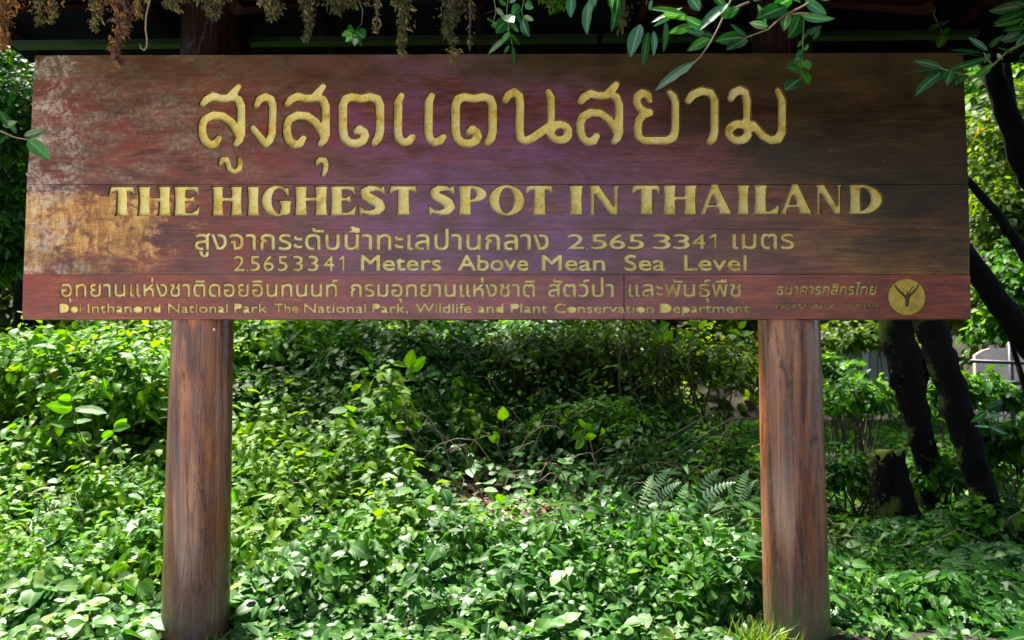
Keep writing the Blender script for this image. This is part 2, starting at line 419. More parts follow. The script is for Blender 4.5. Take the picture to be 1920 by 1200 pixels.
xs = np.concatenate([np.linspace(-60, -7, 24), np.linspace(-6.7, 6.7, 110), np.linspace(7, 60, 24)])
ys = np.concatenate([np.linspace(-60, -2, 20), np.linspace(-1.8, 11, 100), np.linspace(11.6, 70, 34)])
X, Y = np.meshgrid(xs, ys)
Z = ground(X, Y) + 0.0
V = np.stack([X, Y, Z], -1).reshape(-1, 3)
nx = len(xs); idx = np.arange(V.shape[0]).reshape(len(ys), nx)
F = np.stack([idx[:-1, :-1], idx[:-1, 1:], idx[1:, 1:], idx[1:, :-1]], -1).reshape(-1, 4)
g = NT('soil')
a = g.noise(g.coord(), 6, 8, 0.7); b = g.noise(g.coord(), 60, 4, 0.7)
g.set(Base_Color=g.mix(g.ramp(a, [(0.5, 0.0), (0.62, 0.7)]), g.ramp(b, [(0.3, (0.018, 0.012, 0.010)), (0.7, (0.075, 0.05, 0.04))]), (0.035, 0.05, 0.015)), Roughness=0.95)
g.bump(g.math('ADD', a, b), 0.8, 0.05)
tag(link('ground', mesh_np('ground', V, F), g.m), kind='structure')

V = []; F = []
px_ = np.linspace(-14, 0.2, 20); py_ = np.linspace(-16, -1.35, 16)
X, Y = np.meshgrid(px_, py_); Z = ground(X, Y) + 0.03
idx = np.arange(X.size).reshape(X.shape)
F = np.stack([idx[:-1, :-1], idx[:-1, 1:], idx[1:, 1:], idx[1:, :-1]], -1).reshape(-1, 4)
tag(link('bounce_ground', mesh_np('bounce_ground', np.stack([X, Y, Z], -1).reshape(-1, 3), F), mat_plain('bounce_pale', (0.50, 0.47, 0.42), 0.8, 0.2, 4)), kind='structure')  # unseen pale surface added to bounce sunlight up onto the sign

# ------------------------------------------------------------------ the sign
BOARD_T = 0.06
def sq(poly):        # polygon (photo px) helper
    return np.asarray(poly, float)

class SDF:
    """signed distance grid in photo pixels, y up is -row; inside is negative"""
    def __init__(s, x0, y0, x1, y1, cell):
        s.x0, s.y0, s.c = x0, y0, cell
        s.nx = int(math.ceil((x1 - x0) / cell)) + 1; s.ny = int(math.ceil((y1 - y0) / cell)) + 1
        s.X, s.Y = np.meshgrid(x0 + np.arange(s.nx) * cell, y0 + np.arange(s.ny) * cell)
        s.d = np.full(s.X.shape, 1e3)
    def segd(s, a, b, ra=0.0, rb=0.0):
        ax, ay = a; bx, by = b
        dx, dy = bx - ax, by - ay; L = dx * dx + dy * dy + 1e-9
        t = np.clip(((s.X - ax) * dx + (s.Y - ay) * dy) / L, 0, 1)
        return np.hypot(s.X - ax - t * dx, s.Y - ay - t * dy) - (ra + (rb - ra) * t)
    def stroke(s, pts, r):
        rs = r if hasattr(r, '__len__') else [r] * len(pts)
        for i in range(len(pts) - 1):
            s.d = np.minimum(s.d, s.segd(pts[i], pts[i + 1], rs[i], rs[i + 1]))
    def polyd(s, polys, rule='evenodd'):
        ins = np.zeros(s.X.shape, bool) if rule == 'evenodd' else np.zeros(s.X.shape, int)
        dist = np.full(s.X.shape, 1e3)
        for poly in polys:
            n = len(poly)
            for i in range(n):
                a = poly[i]; b = poly[(i + 1) % n]
                dist = np.minimum(dist, s.segd(a, b))
                if a[1] == b[1]: continue
                c = ((a[1] > s.Y) != (b[1] > s.Y)) & (s.X < (b[0] - a[0]) * (s.Y - a[1]) / (b[1] - a[1]) + a[0])
                if rule == 'evenodd': ins ^= c
                else: ins = ins + np.where(c, 1 if b[1] > a[1] else -1, 0)
        return np.where(ins if rule == 'evenodd' else ins != 0, -dist, dist)
    def contours(s, level=0.0, tol=0.12):
        f = s.d - level
        f = np.where(np.abs(f) < 1e-6, 1e-6, f)
        f[0, :] = f[-1, :] = 1; f[:, 0] = f[:, -1] = 1
        I = f < 0
        code = I[:-1, :-1] * 1 + I[:-1, 1:] * 2 + I[1:, 1:] * 4 + I[1:, :-1] * 8
        jj, ii = np.nonzero((code != 0) & (code != 15))
        TBL = {1: [(3, 0)], 2: [(0, 1)], 3: [(3, 1)], 4: [(1, 2)], 5: [(3, 0), (1, 2)], 6: [(0, 2)], 7: [(3, 2)],
               8: [(2, 3)], 9: [(2, 0)], 10: [(0, 1), (2, 3)], 11: [(2, 1)], 12: [(1, 3)], 13: [(1, 0)], 14: [(0, 3)]}
        nxt = {}; pt = {}
        def ek(j, i, e):
            if e == 0: return (j, i, 0)
            if e == 1: return (j, i + 1, 1)
            if e == 2: return (j + 1, i, 0)
            return (j, i, 1)
        for j, i in zip(jj.tolist(), ii.tolist()):
            for a, b in TBL[int(code[j, i])]:
                ka, kb = ek(j, i, a), ek(j, i, b)
                nxt[ka] = kb
        for (j, i, t) in list(nxt):
            f0 = f[j, i]; f1 = f[j, i + 1] if t == 0 else f[j + 1, i]
            u = f0 / (f0 - f1)
            pt[(j, i, t)] = (s.x0 + (i + (u if t == 0 else 0)) * s.c, s.y0 + (j + (u if t == 1 else 0)) * s.c)
        loops = []
        while nxt:
            k0 = next(iter(nxt)); k = k0; loop = []
            while k in nxt:
                loop.append(pt[k]); k = nxt.pop(k)
            if len(loop) > 6: loops.append(np.array(loop))
        out = []
        for L in loops:
            S = simplify(L, tol)
            if len(S) >= 4: out.append(S)
        return group_loops(out)

def rdp(P_, tol):
    keep = np.zeros(len(P_), bool); keep[0] = keep[-1] = True
    st = [(0, len(P_) - 1)]
    while st:
        a, b = st.pop()
        if b <= a + 1: continue
        A, B = P_[a], P_[b]; d = B - A; L = math.hypot(*d) + 1e-9
        q = P_[a + 1:b] - A
        dist = np.abs(q[:, 0] * d[1] - q[:, 1] * d[0]) / L
        m = int(np.argmax(dist))
        if dist[m] > tol:
            keep[a + 1 + m] = True; st += [(a, a + 1 + m), (a + 1 + m, b)]
    return P_[keep]

def simplify(L, tol):
    k = int(np.argmax(np.hypot(*(L - L[0]).T)))
    A = rdp(L[:k + 1], tol); B = rdp(np.vstack([L[k:], L[:1]]), tol)
    return np.vstack([A[:-1], B[:-1]])

def area(L): x, y = L[:, 0], L[:, 1]; return 0.5 * float(np.sum(x * np.roll(y, -1) - np.roll(x, -1) * y))

def inside(p, L):
    x, y = p; c = False; n = len(L)
    for i in range(n):
        a = L[i]; b = L[(i + 1) % n]
        if (a[1] > y) != (b[1] > y) and x < (b[0] - a[0]) * (y - a[1]) / (b[1] - a[1]) + a[0]: c = not c
    return c

def group_loops(loops):
    loops = sorted(loops, key=lambda L: -abs(area(L)))
    outs = []
    for L in loops:
        host = None
        for G_ in outs:
            if inside(L[0], G_[0]) and not any(inside(L[0], h) for h in G_[1:]): host = G_
        if host is not None: host.append(L)
        else: outs.append([L])
    return outs

def prism(grp, yf, yb, shift=0.0):
    """closed prism between the planes y=yf (front) and y=yb, outline given in photo pixels on the board's face"""
    loops = []
    for k, L in enumerate(grp):
        if (area(L) < 0) != (k > 0): L = L[::-1]
        loops.append(L)
    pts = [Vector((p[0], -p[1], 0)) for L in loops for p in L]
    # photo px -> board face; the outline is the same at every depth (carved straight in)
    W = [P(p[0], p[1], 0.0) for L in loops for p in L]
    tris = tessellate_polygon([[Vector((p[0], -p[1], 0)) for p in L] for L in loops])
    n = len(W)
    V = [(w.x, yf, w.z) for w in W] + [(w.x, yb, w.z) for w in W]
    F = []
    for t in tris:
        a, b, c = t
        nrm = (pts[b] - pts[a]).cross(pts[c] - pts[a]).z
        if nrm < 0: a, b, c = a, c, b
        F.append((a, b, c)); F.append((a + n, c + n, b + n))
    o = 0
    for L in loops:
        m = len(L)
        for i in range(m):
            a = o + i; b = o + (i + 1) % m
            F.append((a, b, b + n, a + n))
        o += m
    return V, F

def font_polys(text):
    c = bpy.data.curves.new('t', 'FONT'); c.body = text
    o = bpy.data.objects.new('t', c); C.objects.link(o)
    dg = bpy.context.evaluated_depsgraph_get()
    cu = o.to_curve(dg)
    polys = []
    for sp in cu.splines:
        bp = sp.bezier_points; n = len(bp); pl = []
        for i in range(n):
            a = bp[i]; b = bp[(i + 1) % n]
            p0, p1, p2, p3 = [np.array(q[:2]) for q in (a.co, a.handle_right, b.handle_left, b.co)]
            straight = abs(np.cross(p1 - p0, p3 - p0)) + abs(np.cross(p2 - p0, p3 - p0)) < 1e-5
            K = 1 if straight else 4
            for k in range(K):
                t = k / K; pl.append((1 - t) ** 3 * p0 + 3 * (1 - t) ** 2 * t * p1 + 3 * (1 - t) * t * t * p2 + t ** 3 * p3)
        polys.append(np.array(pl))
    o.to_curve_clear()
    bpy.data.objects.remove(o); bpy.data.curves.remove(c)
    return polys

PIECES = []    # (contour group, inlay group, depth, material)
def finish(S, depth, inset, tol=0.12, bold=0.0, drop=False):
    S.d = S.d - bold
    cut = S.contours(0.0, tol)
    if drop: cut = [g_[:1] for g_ in cut]
    ins = S.contours(-inset, tol)
    if drop: ins = [g_[:1] for g_ in ins]
    for g_ in cut: PIECES.append(('cut', g_, depth))
    for g_ in ins: PIECES.append(('in', g_, depth))

# -- big Thai heading, traced stroke by stroke (two enlarged tracings of the photograph)
def Z1(p): return (340 + p[0] / 3.097, 130 + p[1] / 3.097)
def Z2(p): return (900 + p[0] / 3.097, 130 + p[1] / 3.097)
def so(dx, dy=0):
    A = [(118,200),(140,172),(178,152),(222,166),(268,164),(300,130),(326,98)]
    B = [(285,155),(325,172),(343,215),(343,375),(333,405),(312,432)]
    D = [(212,398),(192,428),(160,436),(130,410),(118,372),(116,325),(132,285),(180,262),(235,268),(285,305),(318,355),(335,400)]
    return [[(x + dx, y + dy) for x, y in s_] for s_ in (A, B, D)]
def rad(n, a, b): return [a + (b - a) * i / (n - 1) for i in range(n)]
def do_(dx):
    A = [(1012,360),(1032,345),(1056,360),(1063,385),(1050,412),(1015,428),(972,424),(942,395),(934,350),(934,205),(950,168),(985,156),(1040,168),(1095,156),(1135,168),(1150,205),(1150,355),(1140,395),(1118,425)]
    return [[(x + dx, y) for x, y in A]]
def e_(dx):
    return [[(x + dx, y) for x, y in [(1274,148),(1256,185),(1254,365),(1262,400),(1288,422),(1318,414),(1340,388)]]]
HEAD = []
HEAD.append((Z1, so(0), 26))
HEAD.append((Z1, [[(222,548),(232,520),(258,520),(268,548),(276,582),(305,594),(332,578),(338,548),(332,518)]], 17))
HEAD.append((Z1, [[(432,208),(448,172),(482,154),(515,170),(527,215),(522,370),(508,410),(485,432),(410,338)]], 25))
HEAD.append((Z1, so(492), 26))
HEAD.append((Z1, [[(784,545),(800,520),(826,522),(836,550),(832,585),(820,612)]], 17))
HEAD.append((Z1, do_(0), 27))
HEAD.append((Z1, e_(0), 26)); HEAD.append((Z1, e_(178), 26))
HEAD.append((Z1, do_(656), 27))
ring = [(462 + 52 * math.cos(t_), 362 + 46 * math.sin(t_)) for t_ in np.linspace(0, 2 * math.pi, 25)]
HEAD.append((Z2, [[(145,178),(165,142),(198,126),(226,150),(232,200),(228,350),(235,400),(262,412),(300,398),(400,328),(432,318)], [(396,126),(410,160),(414,350)], ring], 26))
HEAD.append((Z2, so(466, -16), 26))
HEAD.append((Z2, [[(985,178),(975,145),(945,132),(916,150),(910,185),(925,218),(955,238),(985,246),(950,258),(924,288),(916,340),(922,388),(955,410),(1090,410),(1126,390),(1136,345),(1136,190),(1124,155),(1104,132)]], 25))
HEAD.append((Z2, [[(1208,182),(1238,142),(1290,122),(1340,132),(1364,175),(1364,360),(1355,395),(1336,418)]], 26))
ring = [(1504 + 56 * math.cos(t_), 362 + 48 * math.sin(t_)) for t_ in np.linspace(0, 2 * math.pi, 25)]
HEAD.append((Z2, [[(1458,168),(1475,132),(1510,116),(1542,130),(1552,175),(1552,350)], ring, [(1540,305),(1590,322),(1645,385),(1690,408),(1735,402),(1757,360),(1757,180),(1734,122)]], 26))
for zf, strokes, r in HEAD:
    pts = [[zf(p) for p in st] for st in strokes]
    allp = np.array([p for st in pts for p in st]); rr = r / 3.097
    S = SDF(allp[:, 0].min() - rr - 3, allp[:, 1].min() - rr - 3, allp[:, 0].max() + rr + 3, allp[:, 1].max() + rr + 3, 0.6)
    for st in pts:
        ra = [rr * (0.80 if k == 0 or k == len(st) - 1 else 1.0) for k in range(len(st))]
        S.stroke(st, ra)
    finish(S, 0.024, 0.8, 0.12, bold=0.3)

# -- English heading: flared serif capitals drawn as outlines, 100 units high
def ell(cx, cy, rx, ry, n=44): return [(cx + rx * math.cos(2 * math.pi * k / n), cy + ry * math.sin(2 * math.pi * k / n)) for k in range(n)]
def stem(x, w=38): return [(x - 5, 0), (x + w + 5, 0), (x + w + 1, 9), (x + w - 1, 50), (x + w + 1, 91), (x + w + 5, 100), (x - 5, 100), (x - 1, 91), (x + 1, 50), (x - 1, 9)]
GL = {
 'T': (90, [('a', [(22,0),(70,0),(65,12),(64,50),(64,90),(28,90),(28,50),(27,12)]), ('a', [(5,100),(85,100),(91,73),(85,70),(75,83),(60,88),(32,88),(15,83),(5,70),(-1,73)])]),
 'H': (118, [('a', stem(5)), ('a', stem(75)), ('a', [(38,50),(80,50),(80,62),(38,62)])]),
 'E': (92, [('a', stem(5)), ('a', [(30,100),(86,100),(91,72),(84,70),(75,84),(55,88),(30,88)]), ('a', [(30,62),(58,61),(72,70),(76,42),(68,44),(58,50),(30,50)]), ('a', [(30,11),(62,11),(80,20),(88,34),(94,31),(88,0),(30,0)])]),
 'I': (48, [('a', stem(5))]),
 'G': (104, [('a', ell(52,50,52,53)), ('s', ell(62,50,26,43)), ('s', [(60,52),(120,52),(120,72),(88,62),(66,70)]), ('s', [(88,100),(120,100),(120,55),(84,66),(86,80)]), ('a', [(86,96),(94,96),(97,66),(91,64),(82,78),(74,88)]), ('a', [(60,52),(106,52),(101,44),(101,10),(88,0),(64,4),(66,40),(60,46)])]),
 'S': (96, [('v', [(86,74,3),(80,84,5),(62,92,8),(38,91,11),(22,80,14),(26,66,16),(48,54,18),(68,42,18),(76,28,16),(66,14,13),(42,8,9),(20,13,6),(8,28,3)]), ('a', [(80,100),(88,100),(91,70),(84,68),(74,88)]), ('a', [(3,34),(9,33),(20,14),(12,0),(5,0)])]),
 'P': (98, [('a', ell(46,72,52,29)), ('s', [(-20,-20),(20,-20),(20,120),(-20,120)]), ('s', ell(44,72,19,18)), ('a', stem(5))]),
 'O': (122, [('a', ell(61,50,61,53)), ('s', ell(61,50,25,42))]),
 'N': (104, [('a', [(-2,100),(36,100),(96,12),(96,0),(74,0),(12,84)]), ('a', [(2,0),(26,0),(20,8),(20,86),(8,96),(8,8)]), ('a', [(80,100),(104,100),(98,92),(98,0),(86,4),(86,92)])]),
 'A': (106, [('a', [(38,103),(58,103),(106,0),(58,0),(64,9),(37,80)]), ('a', [(-2,0),(26,0),(20,9),(48,86),(42,103),(36,96),(6,9)]), ('a', [(22,24),(72,24),(70,33),(24,33)])]),
 'L': (84, [('a', stem(5)), ('a', [(30,11),(55,11),(72,20),(80,34),(87,31),(82,0),(30,0)])]),
 'D': (118, [('a', ell(44,50,74,50)), ('s', [(-60,-20),(20,-20),(20,120),(-60,120)]), ('s', ell(40,50,36,40)), ('a', stem(5))]),
}
ROW = [('T',202,251.5),('H',256,320),('E',323,373),('H',395,454),('I',461,486),('G',489,545),('H',550,614),('E',617,666),('S',669.5,724),('T',728.6,781),
       ('S',801,855),('P',858,912),('O',916,983),('T',984.5,1037),('I',1066.5,1094),('N',1103,1162),('T',1185,1239),('H',1243,1308),('A',1313,1374),('I',1382,1407),
       ('L',1413,1461),('A',1464,1525),('N',1529,1581),('D',1592,1656)]
for ch, xa, xb in ROW:
    w, ops = GL[ch]
    base = 404.6 - (xa - 200) * 0.0030; top = 349.3 - (xa - 200) * 0.0030
    H = base - top
    f = lambda p: (xa + (p[0]) / w * (xb - xa), base - p[1] / 100 * H)
    S = SDF(xa - 6, top - 6, xb + 6, base + 5, 0.4)
    for k, sh in ops:
        if k == 'a': S.d = np.minimum(S.d, S.polyd([[f(p) for p in sh]]))
        elif k == 's': S.d = np.maximum(S.d, -S.polyd([[f(p) for p in sh]]))
        else: S.stroke([f(p) for p in sh], [p[2] * H / 100 for p in sh])
    finish(S, 0.024, 0.6, 0.10, bold=0.3)

# -- smaller rows: lettering fitted into the measured boxes
def put_one(x0, x1, yt, yb, w, depth):
    S = SDF(x0 - 3, yt - 3, x1 + 3, yb + 3, 0.3); xc = x1 - w
    S.stroke([(x0 + w, yt + 0.27 * (yb - yt)), (xc, yt + w), (xc, yb - w)], w)
    finish(S, depth, 0.22, 0.07)
def put_dot(x, y, r, depth, tail=False):
    S = SDF(x - 5, y - 5, x + 5, y + 9, 0.25)
    S.stroke([(x, y), (x - (1.6 if tail else 0), y + (3.5 if tail else 0.1))], [r, r * (0.5 if tail else 1)])
    finish(S, depth, 0.2, 0.07)
def put(text, x0, x1, ytop, ybase, ref, bold, depth, cell=0.3, italic=0.0, drop='', xonly=None):
    """ref: sample text whose glyph height spans ytop..ybase"""
    polys = font_polys(text)
    rp = np.vstack(font_polys(ref)); hy = rp[:, 1].max() - min(0, rp[:, 1].min()) * 0
    allp = np.vstack(polys); gx0, gx1 = allp[:, 0].min(), allp[:, 0].max()
    sx = (x1 - x0 - 2 * bold) / (gx1 - gx0); sy = (ybase - ytop - 2 * bold) / hy
    tr = [np.stack([x0 + bold + (p[:, 0] - gx0) * sx + italic * p[:, 1] * sy, ybase - bold - p[:, 1] * sy], 1) for p in polys]
    # work letter cluster by letter cluster (overlapping x-ranges)
    order = sorted(tr, key=lambda p: p[:, 0].min()); clusters = []
    for p in order:
        if clusters and p[:, 0].min() < clusters[-1][1] + 2 * bold + 0.3:
            clusters[-1][0].append(p); clusters[-1][1] = max(clusters[-1][1], p[:, 0].max())
        else: clusters.append([[p], p[:, 0].max()])
    k = 0
    for cl, _ in clusters:
        A = np.vstack(cl)
        S = SDF(A[:, 0].min() - bold - 1.5, A[:, 1].min() - bold - 1.5, A[:, 0].max() + bold + 1.5, A[:, 1].max() + bold + 1.5, cell)
        S.d = S.polyd(cl, 'nonzero' if len(cl) > 1 else 'evenodd')
        dr = bool(drop) and k < len(drop) and drop[k] == 'x'
        finish(S, depth, 0.22, 0.07, bold=bold, drop=dr)
        k += 1

put('สูงจากระดับน้ำทะเลปานกลาง', 363, 1029, 438, 469, 'ก', 1.0, 0.014)
for ch, xa, xb in (('2',1063,1096),(',',1100,1104),('5',1107,1139),('6',1142,1173),('5',1177,1208),('.',1214,1220),('3',1224,1258),('3',1262,1294),('4',1297,1324),('1',1329,1345)):
    if ch == '1': put_one(xa, xb - 1, 437, 467, 2.3, 0.014)
    elif ch in ',.': put_dot((xa + xb) / 2, 465.5, 1.9, 0.009, ch == ',')
    else: put(ch, xa, xb, 438, 467, '2', 0.7, 0.014)
put('เมตร', 1373, 1490, 437, 467, 'ก', 1.0, 0.014)
for ch, xa, xb in (('2',436,458),('.',461,465),('5',467,487),('6',492,513),('5',519,539),('3',547,568),('3',575,597),('4',605,626),('1',633,645)):
    if ch == '1': put_one(xa, xb, 479, 508, 2.1, 0.014)
    elif ch == '.': put_dot(463, 507, 1.8, 0.009)
    else: put(ch, xa, xb, 479, 508.5, '2', 0.6, 0.014)
for w_, xa, xb in (('Meters',675,827),('Above',857,991),('Mean',1015,1135),('Sea',1170,1248),('Level',1282,1401)):
    put(w_, xa, xb, 477, 508, 'A', 1.1, 0.014)
for w_, xa, xb in (('อุทยานแห่งชาติดอยอินทนนท์',113,634),('กรมอุทยานแห่งชาติ',656,1003),('สัตว์ป่า',1027,1151),('และพันธุ์พืช',1178,1390)):
    put(w_, xa, xb, 532, 557, 'ก', 0.75, 0.008)
for w_, xa, xb, dr in (('Doi',110,152,'xx'),('Inthanond',163,301,'....x.x.x'),('National',314,427,'....xx.x.'),('Park',438,501,'xx..'),('The',513,559,''),('National',569,686,'....x.x.'),('Park,',697,765,'xx'),
                    ('Wildlife',778,884,'....x'),('and',895,944,'x.x'),('Plant',957,1027,'x.x'),('Conservation',1039,1226,'.x.....x..x.'),('Department',1237,1406,'x.xx')):
    put(w_, xa, xb, 569, 587, 'D', 0.55, 0.007, 0.25, drop=dr)
put('ธนาคารกสิกรไทย', 1455, 1642, 536, 553, 'ก', 0.7, 0.006, 0.25, italic=0.18)
put('KASIKORNBANK', 1455, 1566, 570, 580, 'K', 0.35, 0.005, 0.22)
put('开泰银行', 1584, 1650, 569, 580, '开', 0.12, 0.004, 0.2)
put('-', 1456, 1640, 559, 560.6, '-', 0.1, 0.002, 0.25)

sign = empty('park_sign', P(960, 600, 0) * 1.0, 'wide weathered wooden sign with gold carved letters on two thick round posts', 'sign')
sign.location = (0.0, 0.03, 0.0)

# cutter holding every carved outline
cm = MB()
bands = [0, 168, 257, 345, 430, 514, 598]
for kind, g_, dep in PIECES:
    if kind == 'cut': cm.add(prism(g_, -0.03, dep))
cme = bpy.data.meshes.new('cutter'); cme.from_pydata(cm.V, [], cm.F); cme.update()
cutter = bpy.data.objects.new('cutter', cme); C.objects.link(cutter)

def edge_x(y):
    l = np.interp(y, [100, 160, 250, 345, 430, 514, 600], [66, 62, 58, 50, 47, 44, 42])
    r = np.interp(y, [100, 250, 345, 450, 514, 600], [1806, 1812, 1816, 1819, 1818, 1820])
    return l, r
def top_y(x): return 104 - (x - 65) * 0.003
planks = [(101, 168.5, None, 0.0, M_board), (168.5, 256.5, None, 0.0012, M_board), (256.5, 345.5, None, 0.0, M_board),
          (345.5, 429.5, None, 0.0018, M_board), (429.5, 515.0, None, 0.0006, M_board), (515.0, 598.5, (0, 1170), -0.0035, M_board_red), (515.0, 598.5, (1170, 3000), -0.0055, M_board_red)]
for (ya, yb, span, dy, mat) in planks:
    la, ra_ = edge_x(ya); lb, rb = edge_x(yb)
    gap_t = 0.35 if ya > 500 or abs(ya - 345.5) < 1 else 0.08; gap = 0.35 if abs(yb - 345.5) < 1 or yb > 500 else 0.08
    if span:
        if span[0] > 0: la = lb = span[0] + 0.5
        if span[1] < 3000: ra_ = rb = span[1] - 0.5
    if ya < 110:
        c4 = [P(la, top_y(la), 0), P(ra_, top_y(ra_), 0), P(rb, yb - gap, 0), P(lb, yb - gap, 0)]
    else:
        c4 = [P(la, ya + gap_t, 0), P(ra_, ya + gap_t, 0), P(rb, yb - gap, 0), P(lb, yb - gap, 0)]
    bm = bmesh.new()
    fr = [bm.verts.new((c.x, dy, c.z)) for c in c4]
    bk = [bm.verts.new((c.x, BOARD_T, c.z)) for c in c4]
    bm.faces.new(fr[::-1]); bm.faces.new(bk)
    for i in range(4): bm.faces.new((fr[i], fr[(i + 1) % 4], bk[(i + 1) % 4], bk[i]))
    bmesh.ops.recalc_face_normals(bm, faces=bm.faces[:])
    bmesh.ops.bevel(bm, geom=[e for e in bm.edges if all(abs(v.co.y - dy) < 1e-6 for v in e.verts)], offset=0.0022 if gap > .2 or gap_t > .2 else 0.0012, segments=2, affect='EDGES', profile=0.7)
    me = bpy.data.meshes.new('plank'); bm.to_mesh(me); bm.free()
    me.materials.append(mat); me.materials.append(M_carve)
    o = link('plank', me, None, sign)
    md = o.modifiers.new('carve', 'BOOLEAN'); md.operation = 'DIFFERENCE'; md.object = cutter; md.solver = 'MANIFOLD'
    dg = bpy.context.evaluated_depsgraph_get(); dg.update()
    nm = bpy.data.meshes.new_from_object(o.evaluated_get(dg))
    if len(nm.polygons) < 30:
        md.solver = 'EXACT'; dg.update(); nm = bpy.data.meshes.new_from_object(o.evaluated_get(dg))
    print('plank', ya, len(nm.polygons))
    o.modifiers.clear(); o.data = nm; nm.name = 'plank'
    if len(nm.materials) < 2: nm.materials.append(M_carve)
    zt = max(c.z for c in c4); zb = min(c.z for c in c4)
    for p in nm.polygons:
        p.material_index = 0
        cy = p.center.y
        if dy + 0.0005 < cy < 0.02:
            if abs(p.normal.y) < 0.2 and zb + 0.004 < p.center.z < zt - 0.004: p.material_index = 1
            elif p.normal.y < -0.9: p.material_index = 1
        if abs(p.normal.y) < 0.2 and p.center.y < 0.02 and dy < p.center.y and abs(p.normal.z) < 0.999 and abs(p.normal.x) < 0.999: p.material_index = 1
    if span: tag(o, 'reddish bottom plank left of the joint' if span[0] == 0 else 'reddish bottom plank right of the joint')
bpy.data.objects.remove(cutter); bpy.data.meshes.remove(cme)
npiece = 0
for kind, g_, dep in PIECES:
    if kind == 'in':
        m = MB(); m.add(prism(g_, dep - 0.0022, dep + 0.001)); m.build('letter', M_gold, sign); npiece += 1
print('letters', npiece)

# emblem: raised gold disc with a branching carved stalk
ec = P(1699, 557, 0)
pxm = (P(1700, 557, 0) - P(1699, 557, 0)).length
def disc(r, y0, y1, bev):
    m = MB(); n = 48; V = []; F = []
    for (rr_, yy) in ((r, y1), (r, y0 + bev), (r - bev, y0)):
        for k in range(n): V.append((ec.x + rr_ * math.cos(2 * math.pi * k / n), yy, ec.z + rr_ * math.sin(2 * math.pi * k / n)))
    for j in range(2):
        for k in range(n):
            a = j * n + k; b = j * n + (k + 1) % n; F.append((a, b, b + n, a + n))
    F.append(tuple(range(2 * n, 3 * n))); F.append(tuple(range(n - 1, -1, -1)))
    m.add((V, F)); return m
emb = disc(34 * pxm, -0.014, -0.0057, 0.003).build('emblem', M_disc, sign)
def Z7(p): return (1420 + p[0] / 4.8, 510 + p[1] / 4.8)
S = SDF(1660, 520, 1738, 596, 0.3)
for st, r in (([(1228,118),(1245,150),(1280,185),(1318,218),(1335,250),(1338,300)], [1.2,1.6,2.0,2.4,2.8,3.2]), ([(1440,118),(1425,150),(1395,185),(1362,215),(1345,245),(1338,300)], [1.2,1.6,2.0,2.4,2.8,3.2]),
              ([(1338,175),(1338,240)], [0.8,1.8]), ([(1395,130),(1372,160),(1345,215)], [0.8,1.0,1.6]), ([(1345,235),(1400,190)], [0.9, 0.7])):
    S.stroke([Z7(p) for p in st], r)
for g_ in S.contours(0.0, 0.12):
    m = MB(); m.add(prism(g_, -0.0152, -0.0138)); m.build('emblem_motif', M_groove, emb)

# posts
def post(pts, mat, seed):
    rr = random.Random(seed); V = []; F = []; seg = 40; rows = 44
    ph = [rr.random() * 6.28 for _ in range(8)]
    for j in range(rows):
        t = j / (rows - 1)
        if t < pts[0][0]: t = pts[0][0]
        cx = np.interp(t, [p[0] for p in pts], [p[1] for p in pts]); z = np.interp(t, [p[0] for p in pts], [p[2] for p in pts]); r = np.interp(t, [p[0] for p in pts], [p[3] for p in pts])
        for k in range(seg):
            a = 2 * math.pi * k / seg
            q = r * (1 + 0.012 * math.sin(3 * a + ph[0] + t * 2) + 0.010 * math.sin(5 * a + ph[1] - t * 3) + 0.006 * math.sin(11 * a + ph[2]) + 0.006 * math.sin(t * 17 + ph[3] + a))
            V.append((cx + q * math.cos(a), 0.20 + q * math.sin(a), z))
    for j in range(rows - 1):
        for k in range(seg):
            a = j * seg + k; b = j * seg + (k + 1) % seg; F.append((a, b, b + seg, a + seg))
    F.append(tuple(range(seg - 1, -1, -1))); F.append(tuple(range((rows - 1) * seg, rows * seg)))
    me = bpy.data.meshes.new('post'); me.from_pydata(V, [], F); me.update()
    return link('post', me, mat, sign, True)
YF = 0.06
def pc(xl, xr, y):
    # silhouettes are seen at the post's centre plane, y = 0.20
    a = P(xl, y, 0.20); b = P(xr, y, 0.20); return (a.x + b.x) / 2, a.z, (b.x - a.x) / 2
t0_ = pc(325, 437, 600); t1_ = pc(303, 428, 1200)
def mk(tt, bb, mat, seed):
    slope = (tt[0] - bb[0]) / (tt[1] - bb[1])
    return post([(0.0, bb[0] - slope * 0.3, bb[1] - 0.3, bb[2]), (0.12, bb[0], bb[1], bb[2]), (0.55, tt[0], tt[1], tt[2]), (1.0, tt[0] + slope * 1.2, 3.42, tt[2] * 0.97)], mat, seed)
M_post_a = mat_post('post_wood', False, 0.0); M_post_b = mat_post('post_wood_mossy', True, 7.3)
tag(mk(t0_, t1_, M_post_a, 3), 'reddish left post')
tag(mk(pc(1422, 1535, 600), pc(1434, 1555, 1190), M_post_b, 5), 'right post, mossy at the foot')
# small pale screw head on the left post
m = MB(); c = P(402, 618, 0.05)
m.tube([(c.x, 0.065, c.z), (c.x, 0.040, c.z)], [0.006, 0.006], 10); m.build('bolt', mat_plain('bolt_steel', (0.7, 0.7, 0.68), 0.35, 0.1), sign)

